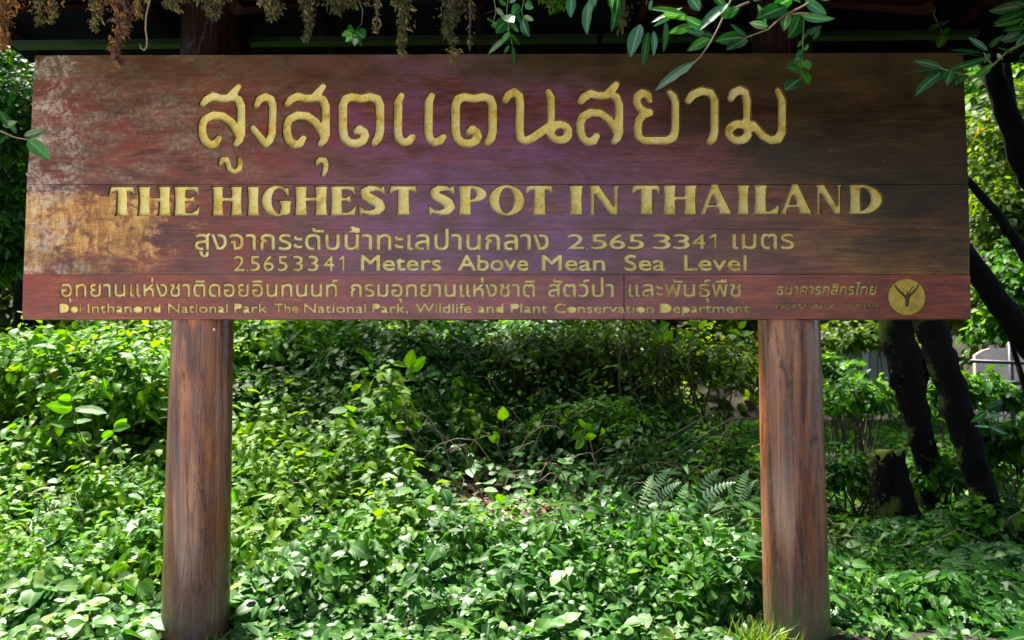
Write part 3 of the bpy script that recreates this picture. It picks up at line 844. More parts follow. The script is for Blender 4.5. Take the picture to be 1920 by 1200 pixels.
# ------------------------------------------------------------------ roof over the sign
YE = -1.25
ZE_F = P(960, -8, YE).z; ZE_B = P(960, 118, 1.15).z; ZR = ZE_F + 0.62
XL, XR = -3.05, 3.6
roof = empty('shelter_roof', (0.2, 0.2, ZE_F), 'dark shelter roof above the sign, its underside in deep shade', 'roof')
def slab(a, b, t, name, mat, x0=XL, x1=XR):
    m = MB(); ax, az = a; bx, bz = b
    V = [(x0, ax, az), (x1, ax, az), (x1, bx, bz), (x0, bx, bz), (x0, ax, az + t), (x1, ax, az + t), (x1, bx, bz + t), (x0, bx, bz + t)]
    m.add((V, [(0,3,2,1),(4,5,6,7),(0,1,5,4),(1,2,6,5),(2,3,7,6),(3,0,4,7)])); return m.build(name, mat, roof)
slab((YE, ZE_F), (0.20, ZR), 0.05, 'roof_panel', M_roof); slab((0.203, ZR), (1.15, ZE_B), 0.05, 'roof_panel', M_roof)
m = MB(); m.box((XL, YE - 0.03, ZE_F - 0.02), (XR, YE - 0.003, ZE_F + 0.12)); m.build('fascia', M_rafter, roof)
for xx in np.linspace(XL + 0.15, XR - 0.15, 8):
    m = MB()
    m.tube([(xx, YE + 0.04, ZE_F - 0.03), (xx, 0.2, ZR - 0.03)], [0.03, 0.03], 4); m.build('rafter', M_rafter, roof)
    m = MB(); m.tube([(xx, 0.21, ZR - 0.05), (xx, 1.10, ZE_B - 0.03)], [0.03, 0.03], 4); m.build('rafter', M_rafter, roof)
m = MB()
pa = P(28, 84, 0.42); pb = P(347, 82, 0.42)
def beam(px0, px1, y, name='purlin'):
    a = P(px0, y, 0.42); b = P(px1, y - (px1 - px0) * 0.01, 0.42)
    m = MB(); t = 0.014
    m.add(([(a.x, .38, a.z - t), (b.x, .38, b.z - t), (b.x, .46, b.z - t), (a.x, .46, a.z - t), (a.x, .38, a.z + t), (b.x, .38, b.z + t), (b.x, .46, b.z + t), (a.x, .46, a.z + t)],
           [(0,3,2,1),(4,5,6,7),(0,1,5,4),(1,2,6,5),(2,3,7,6),(3,0,4,7)])); return m.build(name, M_purlin, roof)
beam(28, 347, 85); beam(466, 1120, 79); beam(1130, 1830, 72)
m = MB(); a = P(350, 60, 0.40); b = P(470, 60, 0.40); m.box((a.x - 0.02, 0.40, a.z - 0.2), (b.x - 0.02, 0.47, a.z + 0.5)); m.build('bracket', M_rafter, roof)

# ------------------------------------------------------------------ leaves
def T_ovate(w=0.27, droop=0.14, fold=0.06):
    V = [(0,0,0),(0,.30,.0),(0,.65,-droop*.35),(0,1,-droop)]
    V += [(w*.85,.16,fold*.8),(w,.40,fold),(w*.72,.70,fold*.5-droop*.4)]
    V += [(-x,y,z) for x,y,z in V[4:7]]
    F = [(0,4,1),(4,5,1),(1,5,2),(5,6,2),(6,3,2),(0,1,7),(7,1,8),(1,2,8),(8,2,9),(9,2,3)]
    rib = [1,1,1,1,0,0,0,0,0,0]
    return np.array(V, float), np.array(F), np.array(rib, float)
def T_heart(w=0.44, droop=0.18):
    V = [(0,0,0),(0,.30,-.01),(0,.65,-droop*.35),(0,1,-droop)]
    V += [(w*.55,-.12,.03),(w,.10,.06),(w*.92,.42,.05),(w*.45,.78,-droop*.5)]
    V += [(-x,y,z) for x,y,z in V[4:8]]
    F = [(0,4,5),(0,5,1),(5,6,1),(1,6,2),(6,7,2),(7,3,2),(0,9,8),(0,1,9),(9,1,10),(1,2,10),(10,2,11),(11,2,3)]
    return np.array(V, float), np.array(F), np.array([1,1,1,1]+[0]*8, float)
def T_lance(w=0.13, droop=0.22):
    return T_ovate(w, droop, 0.03)
def T_blade(w=0.03, droop=0.5):
    V = [(-w,0,0),(w,0,0),(-w*.8,.5,-droop*.2),(w*.8,.5,-droop*.2),(0,1,-droop)]
    return np.array(V, float), np.array([(0,1,3),(0,3,2),(2,3,4)]), np.zeros(5)
def T_quad(w=0.3):
    V = [(0,0,0),(w,.5,.04),(0,1,-.1),(-w,.5,.04)]
    return np.array(V, float), np.array([(0,1,2),(0,2,3)]), np.zeros(4)
MS = T_ovate(.2, .5, .1)
OV, HE, LA, BL, QD = T_ovate(), T_heart(), T_lance(), T_blade(), T_quad()
OVW = T_ovate(0.36, 0.2, 0.05)

def frames(nrm, tip):
    n = nrm / (np.linalg.norm(nrm, axis=1, keepdims=True) + 1e-9)
    t = tip - (tip * n).sum(1, keepdims=True) * n
    t = t / (np.linalg.norm(t, axis=1, keepdims=True) + 1e-9)
    s = np.cross(t, n)
    return s, t, n

def leaves(name, pos, nrm, tip, size, tone, tpl=OV, rng=RNG):
    V0, F0, rib = tpl
    N = len(pos); s, t, n = frames(nrm, tip)
    k = len(V0)
    sc_ = np.asarray(size)[:, None, None]
    wj = rng.uniform(0.8, 1.2, (N, 1, 1)); dj = rng.uniform(0.2, 1.8, (N, 1, 1))
    L = V0[None, :, :]
    W = pos[:, None, :] + sc_ * (L[:, :, 0:1] * wj * s[:, None, :] + L[:, :, 1:2] * t[:, None, :] + L[:, :, 2:3] * dj * n[:, None, :])
    F = (F0[None] + (np.arange(N) * k)[:, None, None]).reshape(-1, 3)
    tn = np.repeat(np.clip(tone, 0, 1), k)
    return mesh_np(name, W.reshape(-1, 3), F, {'tone': tn, 'rib': np.tile(rib, N)})

def rnd_dirs(n, rng=RNG):
    v = rng.normal(size=(n, 3)); return v / np.linalg.norm(v, axis=1, keepdims=True)

def foliage(center, rad, n, size, tone=(0.5, 0.2), tpl=OV, clumps=60, spread=0.22, up=0.9, out=0.6, jit=0.55, face=0.25, shell=0.55, rng=RNG, floor=None):
    """leaf clumps spread through an uneven ellipsoid"""
    c = np.array(center, float); rad = np.array(rad, float)
    d = rnd_dirs(clumps, rng); d[:, 2] = np.where(d[:, 2] < -0.3, -d[:, 2] * 0.5, d[:, 2])
    rr = rng.uniform(shell, 1.05, clumps) * (1 + 0.18 * np.sin(d[:, 0] * 5 + c[0]) + 0.14 * np.sin(d[:, 2] * 7 + c[1]))
    cc = c + d * rad * rr[:, None]
    ctone = rng.normal(0, 0.12, clumps)
    k = rng.integers(0, clumps, n)
    off = rng.normal(size=(n, 3)) * spread * rad.mean() * np.array([1, 1, 0.7])
    pos = cc[k] + off
    outd = (pos - c) / rad; outd /= (np.linalg.norm(outd, axis=1, keepdims=True) + 1e-9)
    nrm = outd * out + np.array([0, -face, up]) + rng.normal(size=(n, 3)) * jit
    tip = outd + rng.normal(size=(n, 3)) * 0.8 + np.array([0, 0, -0.5])
    tn = tone[0] + ctone[k] + rng.normal(0, tone[1], n)
    if floor is not None:
        g_ = ground(pos[:, 0], pos[:, 1]); pos[:, 2] = np.maximum(pos[:, 2], g_ + rng.uniform(0.02, 0.25, n))
    sz = size * rng.uniform(0.45, 1.15, n) * (1 + 0.7 * (rng.random(n) < .12))
    tn = np.where(tn > 0.93, np.where(rng.random(n) < 0.06, tn, 0.80), tn)
    return pos, nrm, tip, sz, tn, cc

def stems_mesh(base, targets, r, mat, name='stem', parent=None, seed=0, bend=0.15):
    m = MB(); rr = random.Random(seed)
    for tg in targets:
        b = Vector(base) + Vector((rr.uniform(-.12, .12), rr.uniform(-.12, .12), 0)); t = Vector(tg)
        mid = b.lerp(t, 0.5) + Vector((rr.uniform(-bend, bend), rr.uniform(-bend, bend), rr.uniform(0, bend)))
        m.tube([b, b.lerp(mid, .5) + Vector((0, 0, .02)), mid, mid.lerp(t, .55), t], [r, r * .85, r * .7, r * .5, r * .25], 5, cap=False)
    return m.build(name, mat, parent, True)

def bush(px, py, Y, rx, rz, n, size, mat, tone, label, tpl=OV, name='leafy_shrub', cat='shrub', seed=1, clumps=50, ry=None, up=0.9, spread=0.22, nst=9, stem_mat=None, face=0.25, group=None, shell=0.55):
    """shrub centred where pixel (px,py) falls at depth Y; radii in photo pixels"""
    rng = np.random.default_rng(seed)
    c = P(px, py, Y); s_ = (P(px + 1, py, Y) - c).length
    rad = (rx * s_, ry if ry else rx * s_ * 0.8, rz * s_)
    pos, nrm, tip, sz, tn, cc = foliage(c, rad, n, size, tone, tpl, clumps, spread, up=up, rng=rng, floor=True, face=face, shell=shell)
    gz = float(ground(c.x, c.y))
    root = empty(name, (c.x, c.y, gz), label, cat, group)
    tag(link('foliage', leaves('foliage', pos, nrm, tip, sz, tn, tpl, rng), mat, root), kind='stuff')
    tg = [cc[i] for i in range(0, len(cc), max(1, len(cc) // nst))]
    so_ = stems_mesh((c.x, c.y, gz - 0.05), tg, 0.012, stem_mat or M_stem, 'branches', root, seed)
    tag(so_, kind='stuff')
    return root

# ---- ground cover in front of and over the bank
def cover(n, x0, x1, y0, y1, size, tone, tpl, mat, name, label, hgt=0.22, seed=0, bias=1.0, zbase=0.0, keep=None, clumpy=0.5, face=0.45, gaps=0.0):
    rng = np.random.default_rng(seed)
    x = rng.uniform(x0, x1, n); y = y0 + (y1 - y0) * rng.uniform(0, 1, n) ** bias
    if keep is not None:
        kk = keep(x, y, rng); x, y = x[kk], y[kk]; n = len(x)
    if gaps:
        gp = np.sin(x * 3.3 + 2 * np.sin(y * 2.1)) * np.sin(y * 4.9 + 1.5 * np.sin(x * 2.3 + 2)) + 0.5 * np.sin(x * 9.1 + y * 3) * np.sin(y * 11 - x * 4)
        kk = rng.random(n) < np.clip(0.95 - gaps * np.clip(gp - .25, 0, 1) * 1.6, .08, 1); x, y = x[kk], y[kk]; n = len(x)
    lump = 0.5 + 0.25 * np.sin(x * 5.1 + 1.3 * np.sin(y * 3.7)) + 0.25 * np.sin(y * 6.3 + 1.7 * np.sin(x * 2.9 + 1))
    h = rng.uniform(0.02, 1, n) ** 0.7 * hgt * (0.45 + clumpy * 1.1 * lump)
    h = h * (0.22 + 0.78 * sstep(-0.05, 0.75, y)) * (1 - 0.5 * sstep(1.5, 2.1, x))
    z = ground(x, y) + zbase + h
    pos = np.stack([x, y, z], 1)
    nrm = np.stack([rng.normal(0, .42, n), rng.normal(-face, .42, n), np.ones(n)], 1)
    a = rng.uniform(0, 2 * np.pi, n)
    tip = np.stack([np.cos(a), np.sin(a) - 0.5, -0.25 + rng.normal(0, .2, n)], 1)
    tn = (tone(x, y) if callable(tone) else tone) + rng.normal(0, 0.16, n) + (rng.random(n) < 0.003) * 0.5
    tn = np.minimum(tn, np.where(rng.random(n) < .01, 1, .92))
    sz = size * rng.uniform(0.4, 1.0, n) * (1 + 0.9 * (rng.random(n) < .15)) * (0.8 + 0.5 * lump)
    o = link(name, leaves(name, pos, nrm, tip, sz, tn, tpl, rng), mat)
    return tag(o, label, 'ground cover', kind='stuff')

def tone_front(x, y): return 0.52 + 0.16 * sstep(-1.0, -2.4, x) - 0.10 * sstep(1.8, 2.6, x)
post_free = lambda x, y: (np.hypot(x + 1.585, y - 0.2) > 0.20) & (np.hypot(x - 1.43, y - 0.2) > 0.22) & ~((np.abs(x + 1.585) < 0.2) & (y < 0.2)) & ~((x > 1.15) & (x < 1.75) & (y < 0.12))
bare = lambda x, y, rng: post_free(x, y) & (rng.random(len(x)) > 0.9 * np.exp(-((x - 0.02) / 0.62) ** 2 - ((y - 2.15) / 0.55) ** 2))
cover(30000, -4.2, 4.2, -0.18, 3.0, 0.074, tone_front, OVW, M_cover, 'ground_cover', 'low carpet of broad pale glossy leaves behind and around the sign posts', 0.30, 21, 1.1, keep=bare, clumpy=1.1, gaps=1.9)
def mounds(name, label, K, x0, x1, y0, y1, per, size, mat, tone, hgt, rad, seed, tpl=OV):
    rng = np.random.default_rng(seed); P_, N_, T_, S_, O_ = [], [], [], [], []
    for k in range(K):
        cx = rng.uniform(x0, x1); cy = rng.uniform(y0, y1)
        if not post_free(np.array([cx]), np.array([cy]))[0] or math.hypot((cx - .02) / .85, (cy - 2.1) / .78) < 1: continue
        n = int(per * rng.uniform(.5, 1.5)); r_ = rad * rng.uniform(.6, 1.4); h = hgt * rng.uniform(.5, 1.4)
        x = cx + rng.normal(0, r_ * .55, n); y = cy + rng.normal(0, r_ * .45, n)
        kk = post_free(x, y); x, y = x[kk], y[kk]; n = len(x)
        q = np.exp(-((x - cx) ** 2 + (y - cy) ** 2) / r_ ** 2)
        z = ground(x, y) + .05 + h * (1 - 0.55 * sstep(1.5, 2.1, cx)) * q * rng.uniform(.3, 1, n)
        P_.append(np.stack([x, y, z], 1)); O_.append(np.stack([(x - cx) / r_ * .5, (y - cy) / r_ * .5 - .4, np.ones(n)], 1) + rng.normal(0, .35, (n, 3)))
        T_.append(np.stack([x - cx, y - cy - .05, np.full(n, -.06)], 1) + rng.normal(0, .08, (n, 3)))
        S_.append(size * rng.uniform(.7, 1.25) * rng.uniform(.6, 1.3, n)); N_.append(np.minimum(tone + rng.normal(0, .13) + rng.normal(0, .09, n), .9))
    o = link(name, leaves(name, np.vstack(P_), np.vstack(O_), np.vstack(T_), np.concatenate(S_), np.concatenate(N_), tpl, rng), mat)
    tag(o, label, 'undergrowth', kind='stuff')
mounds('undergrowth', 'bright yellow green weeds over the carpet left of and around the left post', 170, -3.6, -0.2, 0.5, 3.2, 75, .075, M_leaf, .84, .46, .26, 301)
mounds('undergrowth', 'taller green weeds breaking the pale leaf carpet between and right of the posts', 150, -1.0, 4.0, 0.4, 3.3, 60, .075, M_leaf, .52, .42, .22, 302)
mounds('undergrowth', 'mixed bright bushes of the slope up to the lower edge of the sign on the left', 130, -4.5, -0.6, 1.6, 5.4, 90, .085, M_leaf, .86, .62, .30, 305)
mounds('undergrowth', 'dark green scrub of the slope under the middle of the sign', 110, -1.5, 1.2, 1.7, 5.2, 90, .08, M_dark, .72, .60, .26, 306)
mounds('undergrowth', 'loose yellowish scrub of the slope left of the right post', 110, 0.2, 2.4, 1.8, 5.2, 60, .065, M_olive, .60, .62, .24, 307)
mounds('undergrowth', 'narrow leaved weeds scattered over the whole slope', 120, -3.8, 2.0, 0.6, 4.6, 45, .10, M_leaf, .60, .5, .2, 308, LA)
mounds('undergrowth', 'fresh green weeds under the leaning trees on the right', 70, 1.7, 4.6, 1.4, 5.0, 50, .08, M_leaf, .55, .4, .22, 309)
mounds('undergrowth', 'silvery rounded weeds on the carpet between the posts', 110, -1.2, 2.4, 0.2, 2.5, 45, .08, M_cover, .6, .32, .2, 303, OVW)
cover(3600, -4.0, -1.3, 0.25, 1.5, 0.105, 0.62, HE, M_cover, 'heart_leaf_cover', 'patch of rounded heart shaped leaves left of the left post', 0.34, 22, 1.1)
cover(3000, 1.6, 4.2, 0.25, 1.7, 0.10, 0.45, OVW, M_cover, 'broad_leaf_cover', 'dark green broad leaves on the ground right of the right post', 0.28, 23, 1.1)
cover(26000, -6.5, 2.6, 2.6, 6.8, 0.085, lambda x, y: 0.60 + 0.16 * sstep(-0.8, -2.5, x), OV, M_leaf, 'bank_cover', 'leafy plants carpeting the slope behind the sign', 0.34, 24, 1.0, keep=bare)
cover(20000, 0.3, 7.5, 3.2, 12.0, 0.10, 0.62, OV, M_leaf, 'flat_cover', 'bright undergrowth between the trees on the right', 0.40, 25, 1.0)
cover(4200, -0.8, 0.9, 1.5, 2.95, 0.06, 0.5, OV, M_litter, 'leaf_litter', 'brown fallen leaves on the bare slope between the posts', 0.05, 26)

# ---- shrubs of the bank
def B(*a, **k):
    k['clumps'] = int(k.get('clumps', 50) * 1.9); k['spread'] = 0.13; k['shell'] = 0.25
    return bush(*a, **k)
B(90, 700, 3.1, 210, 90, 3600, 0.10, M_leaf, (0.82, .16), 'bright yellow green shrub filling the left edge below the sign', seed=31, clumps=90)
B(250, 760, 2.7, 170, 120, 3400, 0.095, M_leaf, (0.82, .16), 'sunlit leafy shrub just left of the left post', seed=32, clumps=80)
B(60, 900, 2.2, 150, 90, 2400, 0.10, M_leaf, (0.72, .18), 'mid green bushy plant at the left edge, halfway up the bank', seed=33)
B(250, 940, 1.9, 130, 70, 1900, 0.085, M_leaf, (0.78, .16), 'low bright shrub beside the middle of the left post', seed=34)
B(520, 660, 3.9, 150, 80, 3000, 0.10, M_leaf, (0.80, .16), 'sunlit yellow green shrub just right of the left post, under the sign', seed=35, clumps=70)
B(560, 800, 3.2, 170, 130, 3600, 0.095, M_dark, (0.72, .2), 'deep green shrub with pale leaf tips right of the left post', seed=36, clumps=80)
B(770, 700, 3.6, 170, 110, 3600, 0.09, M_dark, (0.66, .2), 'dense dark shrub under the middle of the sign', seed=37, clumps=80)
B(730, 860, 2.7, 110, 70, 1700, 0.085, M_leaf, (0.48, .2), 'green bush spreading below the dark shrub', seed=38)
B(560, 950, 2.2, 130, 60, 1700, 0.085, M_leaf, (0.62, .2), 'low green plant at the foot of the dark shrub near the left post', seed=39)
B(1862, 752, 5.2, 75, 34, 1500, 0.09, M_leaf, (0.5, .2), 'leafy plant partly hiding the pink wall at the right edge', seed=51)
B(1010, 680, 3.8, 130, 100, 2000, 0.075, M_olive, (0.45, .2), 'thin twiggy shrub with small leaves under the sign, right of centre', seed=40, clumps=60, nst=11)
B(1180, 690, 3.7, 130, 110, 2000, 0.07, M_olive, (0.6, .2), 'airy shrub with upright dark twigs and yellow green leaves', seed=41, clumps=60, nst=13)
B(1340, 700, 3.9, 120, 110, 2200, 0.07, M_olive, (0.68, .2), 'yellowish small leaved shrub left of the right post', seed=42, clumps=60, nst=9)
B(1120, 800, 3.0, 120, 50, 1500, 0.07, M_leaf, (0.66, .18), 'low spreading bright green plant on the slope between the posts', seed=43)
B(1330, 860, 2.8, 110, 60, 1400, 0.07, M_leaf, (0.5, .2), 'mid green plant just left of the right post, halfway down', seed=44)
B(1620, 760, 3.8, 110, 60, 1500, 0.08, M_leaf, (0.66, .18), 'bright shrub right of the right post, in front of the mossy trunk', seed=45)
B(1600, 900, 2.7, 70, 60, 900, 0.08, M_leaf, (0.5, .2), 'green plant between the right post and the stump', seed=46)
B(1770, 900, 3.0, 60, 70, 900, 0.08, M_leaf, (0.55, .2), 'green plant between the stump and the leaning tree', seed=47)
B(1880, 860, 2.6, 70, 90, 1500, 0.09, M_leaf, (0.45, .2), 'leafy bush at the right edge beside the leaning tree', seed=48)
B(1790, 740, 4.6, 70, 50, 1300, 0.09, M_leaf, (0.5, .2), 'green shrub seen between the two leaning trunks', seed=52)
B(1560, 720, 4.8, 60, 60, 1300, 0.085, M_leaf, (0.55, .2), 'leafy shrub close to the right edge of the right post, under the sign', seed=53)
B(1870, 1000, 2.1, 80, 60, 1000, 0.085, M_leaf, (0.45, .2), 'low leafy plant at the right edge below the leaning tree', seed=49)
B(1600, 640, 5.5, 90, 40, 1100, 0.09, M_olive, (0.6, .2), 'pale green shrub in front of the distant hut', seed=50)

# ---- forest behind: trees with trunk and crown
def tree(base, top, r, crown_c, crown_r, n, size, mat, tone, label, seed, bark=None, clumps=90, group=None, tpl=QD, name='forest_tree'):
    rng = np.random.default_rng(seed); rr = random.Random(seed)
    b = Vector(base); t = Vector(top)
    root = empty(name, b, label, 'tree', group)
    m = MB(); pts = []; rad = []
    for k in range(9):
        u = k / 8; p = b.lerp(t, u) + Vector((rr.uniform(-.08, .08), rr.uniform(-.08, .08), 0)) * (1 if 0 < k < 8 else 0)
        pts.append(p); rad.append(r * (1.25 if k == 0 else 1) * (1 - 0.6 * u))
    pos, nrm, tip, sz, tn, cc = foliage(crown_c, crown_r, n, size, tone, tpl, clumps, 0.2, rng=rng, shell=0.35)
    m.tube(pts, rad, 10, wob=0.12, seed=seed); m.build('trunk', bark or M_bark, root, True)
    for k in range(6):
        m = MB(); s0 = pts[4 + k % 5]; e = Vector(cc[k * 7 % len(cc)]); mid = s0.lerp(e, .5) + Vector((0, 0, .25))
        m.tube([s0, mid, e], [r * .4, r * .25, r * .08], 6, cap=False); m.build('limb', bark or M_bark, root, True)
    tag(link('crown', leaves('crown', pos, nrm, tip, sz, tn, tpl, rng), mat, root), kind='stuff')
    return root
FT = [(-8.8, 9.0, 1.9, 'dark'), (-6.4, 8.0, 2.1, 'dark'), (-4.3, 9.5, 1.9, 'dark'), (-2.2, 9.0, 1.8, 'dark'), (0.2, 10.5, 2.1, 'dark'), (2.4, 11.0, 1.9, 'olive'), (5.2, 12.5, 2.2, 'olive'), (8.2, 11.0, 2.4, 'leaf')]
LB = ['dark tree farthest to the left, deep in the wood', 'dark leafy forest tree seen past the left end of the sign', 'second dark forest tree from the left, behind the bank', 'dark forest tree behind the left post', 'dark forest tree behind the middle of the sign',
      'light olive tree behind the bank near the right post', 'light olive tree beyond the distant hut', 'green tree beyond the rail at the right edge']
for k, (x, y, r, kd) in enumerate(FT):
    z = float(ground(x, y)); mt = {'dark': M_dark, 'olive': M_olive, 'leaf': M_leaf}[kd]
    hc = 3.2 if kd == 'dark' else 4.6
    tree((x, y, z - .2), (x + .3, y, z + 6.5), 0.22, (x, y, z + hc), (r, r * .8, 3.2 if kd == 'dark' else 2.9), 5200, 0.17, mt, (0.55, .22), LB[k], 60 + k, clumps=150)
def shade_tree(bx, by, cx, cy, cz, r, n, label, seed, tr=.07):  # trees whose unseen crowns are added to dapple the slope with shade
    z = float(ground(bx, by))
    tree((bx, by, z - .2), (cx, cy, cz), tr, (cx, cy, cz), (r, r, r * .7), int(n * 0.62), .20, M_dark, (.6, .2), label, seed, clumps=70, name='slope_shade_tree')
shade_tree(-3.45, 6.2, -2.6, 5.6, 6.0, 1.15, 1500, 'slender tree added behind the left post, its unseen crown shading the slope', 121)
shade_tree(1.27, 5.8, -0.6, 5.3, 6.0, 1.35, 2000, 'thin dark tree left of the right post, unseen crown added to shade the slope', 122, .05)
shade_tree(2.8, 5.2, 1.3, 4.5, 6.0, 1.5, 1900, 'slender tree added behind the right post, its unseen crown shading the slope', 123)
# dense wood mass beyond
rng = np.random.default_rng(90)
n = 46000
ang = rng.uniform(-0.75, 0.75, n); dd = rng.uniform(17, 27, n)
pos = np.stack([np.sin(ang) * dd * 1.15, np.cos(ang) * dd - 3, rng.uniform(0.2, 11, n)], 1)
lump = np.sin(pos[:, 0] * .9) * .5 + np.sin(pos[:, 2] * 1.1 + pos[:, 0] * .4) * .5
pos[:, 1] += lump * 1.2
hi = ~((pos[:, 0] > 4.0) & (pos[:, 2] < 2.6) & (pos[:, 1] < 20))
pos = pos[hi]; n = len(pos); lump = lump[hi]
tag(link('far_wood', leaves('far_wood', pos, rng.normal(size=(n, 3)) * .6 + np.array([0, -.5, .8]), rng.normal(size=(n, 3)), rng.uniform(.25, .6, n), 0.55 + .15 * lump + rng.normal(0, .2, n), QD, rng), M_olive),
    'distant woodland closing off the view behind the sign', 'woodland', kind='stuff')

# foliage filling the gap right of the sign and left of it
def hangbush(px, py, Y, rx, rz, n, size, mat, tone, label, seed, tpl=OV, cat='tree', name='understorey_tree', clumps=60, lean=0.0):
    rng = np.random.default_rng(seed)
    c = P(px, py, Y); s_ = (P(px + 1, py, Y) - c).length
    pos, nrm, tip, sz, tn, cc = foliage(c, (rx * s_, rx * s_ * .9, rz * s_), n, size, tone, tpl, clumps, 0.22, rng=rng, shell=0.3)
    bx = c.x + lean; gz = float(ground(bx, c.y)); root = empty(name, (bx, c.y, gz), label, cat)
    m = MB(); m.tube([(bx, c.y, gz - .1), (bx * .5 + c.x * .5 + .05, c.y, (gz + c.z) / 2), tuple(c)], [.05, .04, .02], 7, wob=.1, seed=seed); m.build('trunk', M_bark, root, True)
    b = stems_mesh(c, [cc[i] for i in range(0, len(cc), 5)], .012, M_stem, 'branches', root, seed); tag(b, kind='stuff')
    tag(link('crown', leaves('crown', pos, nrm, tip, sz, tn, tpl, rng), mat, root), kind='stuff')
hangbush(1930, 300, 5.0, 130, 200, 2800, 0.10, M_olive, (0.72, .2), 'sunlit yellow green tree right of the sign board', 101, lean=.8)
hangbush(1890, 620, 4.9, 60, 50, 700, 0.09, M_leaf, (0.5, .2), 'leafy sapling hanging over the top of the pink wall', 105, lean=.3)
hangbush(1900, 430, 6.2, 110, 120, 2600, 0.11, M_olive, (0.45, .2), 'deeper shaded tree filling the gap right of the sign', 106, lean=.8)
hangbush(1950, 560, 4.4, 110, 120, 1500, 0.10, M_leaf, (0.5, .2), 'green sapling crown beside the lower right corner of the sign', 102, lean=.7)
hangbush(-20, 250, 5.6, 110, 175, 4600, 0.11, M_dark, (0.8, .2), 'dark small leaved tree left of the sign board', 103, lean=-.5)
hangbush(-30, 470, 5.2, 100, 130, 3600, 0.11, M_dark, (0.62, .2), 'deep green bushy tree at the lower left corner of the sign', 104, lean=-.6)

# ---- dark leaning trees on the right, and the stump
def leaner(pts, label, seed, mat, moss_tuft=0, branches=()):
    W = [P(px, py, Y_) for px, py, Y_, _ in pts]
    rad = [w * 0.86 * (P(px + 1, py, Y_) - P(px, py, Y_)).length / 2 for px, py, Y_, w in pts]
    # resample
    PP = []; RR = []
    for i in range(len(W) - 1):
        for k in range(6):
            u = k / 6; PP.append(W[i].lerp(W[i + 1], u)); RR.append(rad[i] * (1 - u) + rad[i + 1] * u)
    PP.append(W[-1]); RR.append(rad[-1])
    rr = random.Random(seed)
    PP = [p + Vector((rr.uniform(-1, 1), rr.uniform(-1, 1), 0)) * r_ * 0.12 for p, r_ in zip(PP, RR)]
    root = empty('leaning_tree', PP[0], label, 'tree')
    m = MB(); m.tube(PP, RR, 18, wob=0.10, seed=seed); m.build('trunk', mat, root, True)
    for bp in branches:
        Wb = [P(px, py, Y_) for px, py, Y_, _ in bp]; rb_ = [w * .0027 / 2 * (Y_ + 5) / 5 for _, _, Y_, w in bp]
        m = MB(); m.tube(Wb, rb_, 8, wob=.1, seed=seed); m.build('limb', mat, root, True)
    if moss_tuft:
        rng = np.random.default_rng(seed); n = moss_tuft
        ii = rng.integers(0, len(PP), n); cen = np.array([PP[i][:] for i in ii]); ra = np.array([RR[i] for i in ii])
        a = rng.normal(np.pi, .8, n)
        d = np.stack([np.cos(a), np.sin(a) * .9, rng.normal(0, .2, n)], 1)
        pos = cen + d * ra[:, None] * .97 + rng.normal(0, .02, (n, 3))
        tag(link('moss', leaves('moss', pos, d + rng.normal(size=(n, 3)) * .5, rng.normal(size=(n, 3)) + [0, 0, -.5], rng.uniform(.012, .03, n), rng.uniform(.0, .5, n), QD, rng), M_moss, root), kind='stuff')
    return root
leaner([(1885, 1075, 2.1, 62), (1868, 1000, 2.1, 62), (1835, 900, 2.15, 58), (1800, 780, 2.2, 62), (1765, 670, 2.25, 66), (1738, 590, 2.3, 66), (1690, 430, 2.4, 62), (1640, 100, 2.6, 56), (1600, -300, 2.8, 50)],
       'thick black trunk leaning left, between the stump and the right edge', 71, M_bark)
leaner([(1772, 1040, 3.0, 60), (1742, 900, 3.0, 54), (1720, 790, 3.0, 56), (1700, 700, 3.0, 74), (1678, 600, 3.05, 74), (1650, 450, 3.1, 66), (1600, 150, 3.2, 60), (1580, -200, 3.3, 50)],
       'mossy sided dark trunk just right of the right post, behind the stump', 72, M_bark_moss, 500, [[(1712, 760, 3.0, 30), (1750, 640, 3.0, 26), (1770, 560, 3.0, 24), (1800, 400, 3.1, 22)]])
leaner([(2080, 900, 3.4, 70), (1990, 720, 3.4, 60), (1925, 640, 3.4, 56), (1870, 560, 3.4, 52), (1820, 490, 3.4, 48), (1700, 350, 3.5, 40), (1500, 200, 3.7, 34)],
       'dark trunk crossing behind the lower right corner of the sign', 73, M_bark)
leaner([(2300, 900, 3.0, 40), (2020, 600, 3.0, 30), (1925, 480, 3.0, 26), (1865, 395, 3.0, 20), (1815, 340, 3.0, 17), (1700, 260, 3.1, 14)],
       'thin dark branch trunk slanting behind the right end of the sign', 74, M_bark)
leaner([(2250, 900, 1.5, 90), (2040, 560, 1.5, 76), (1952, 370, 1.4, 62), (1915, 290, 1.3, 54), (1880, 190, 1.2, 48), (1850, 100, 1.2, 42), (1800, -60, 1.2, 46)],
       'big dark trunk at the upper right corner under the pale green branch', 75, M_bark, 0, [[(1925, 330, 1.4, 22), (1900, 230, 1.4, 20), (1888, 130, 1.4, 18), (1880, 30, 1.4, 14)]])

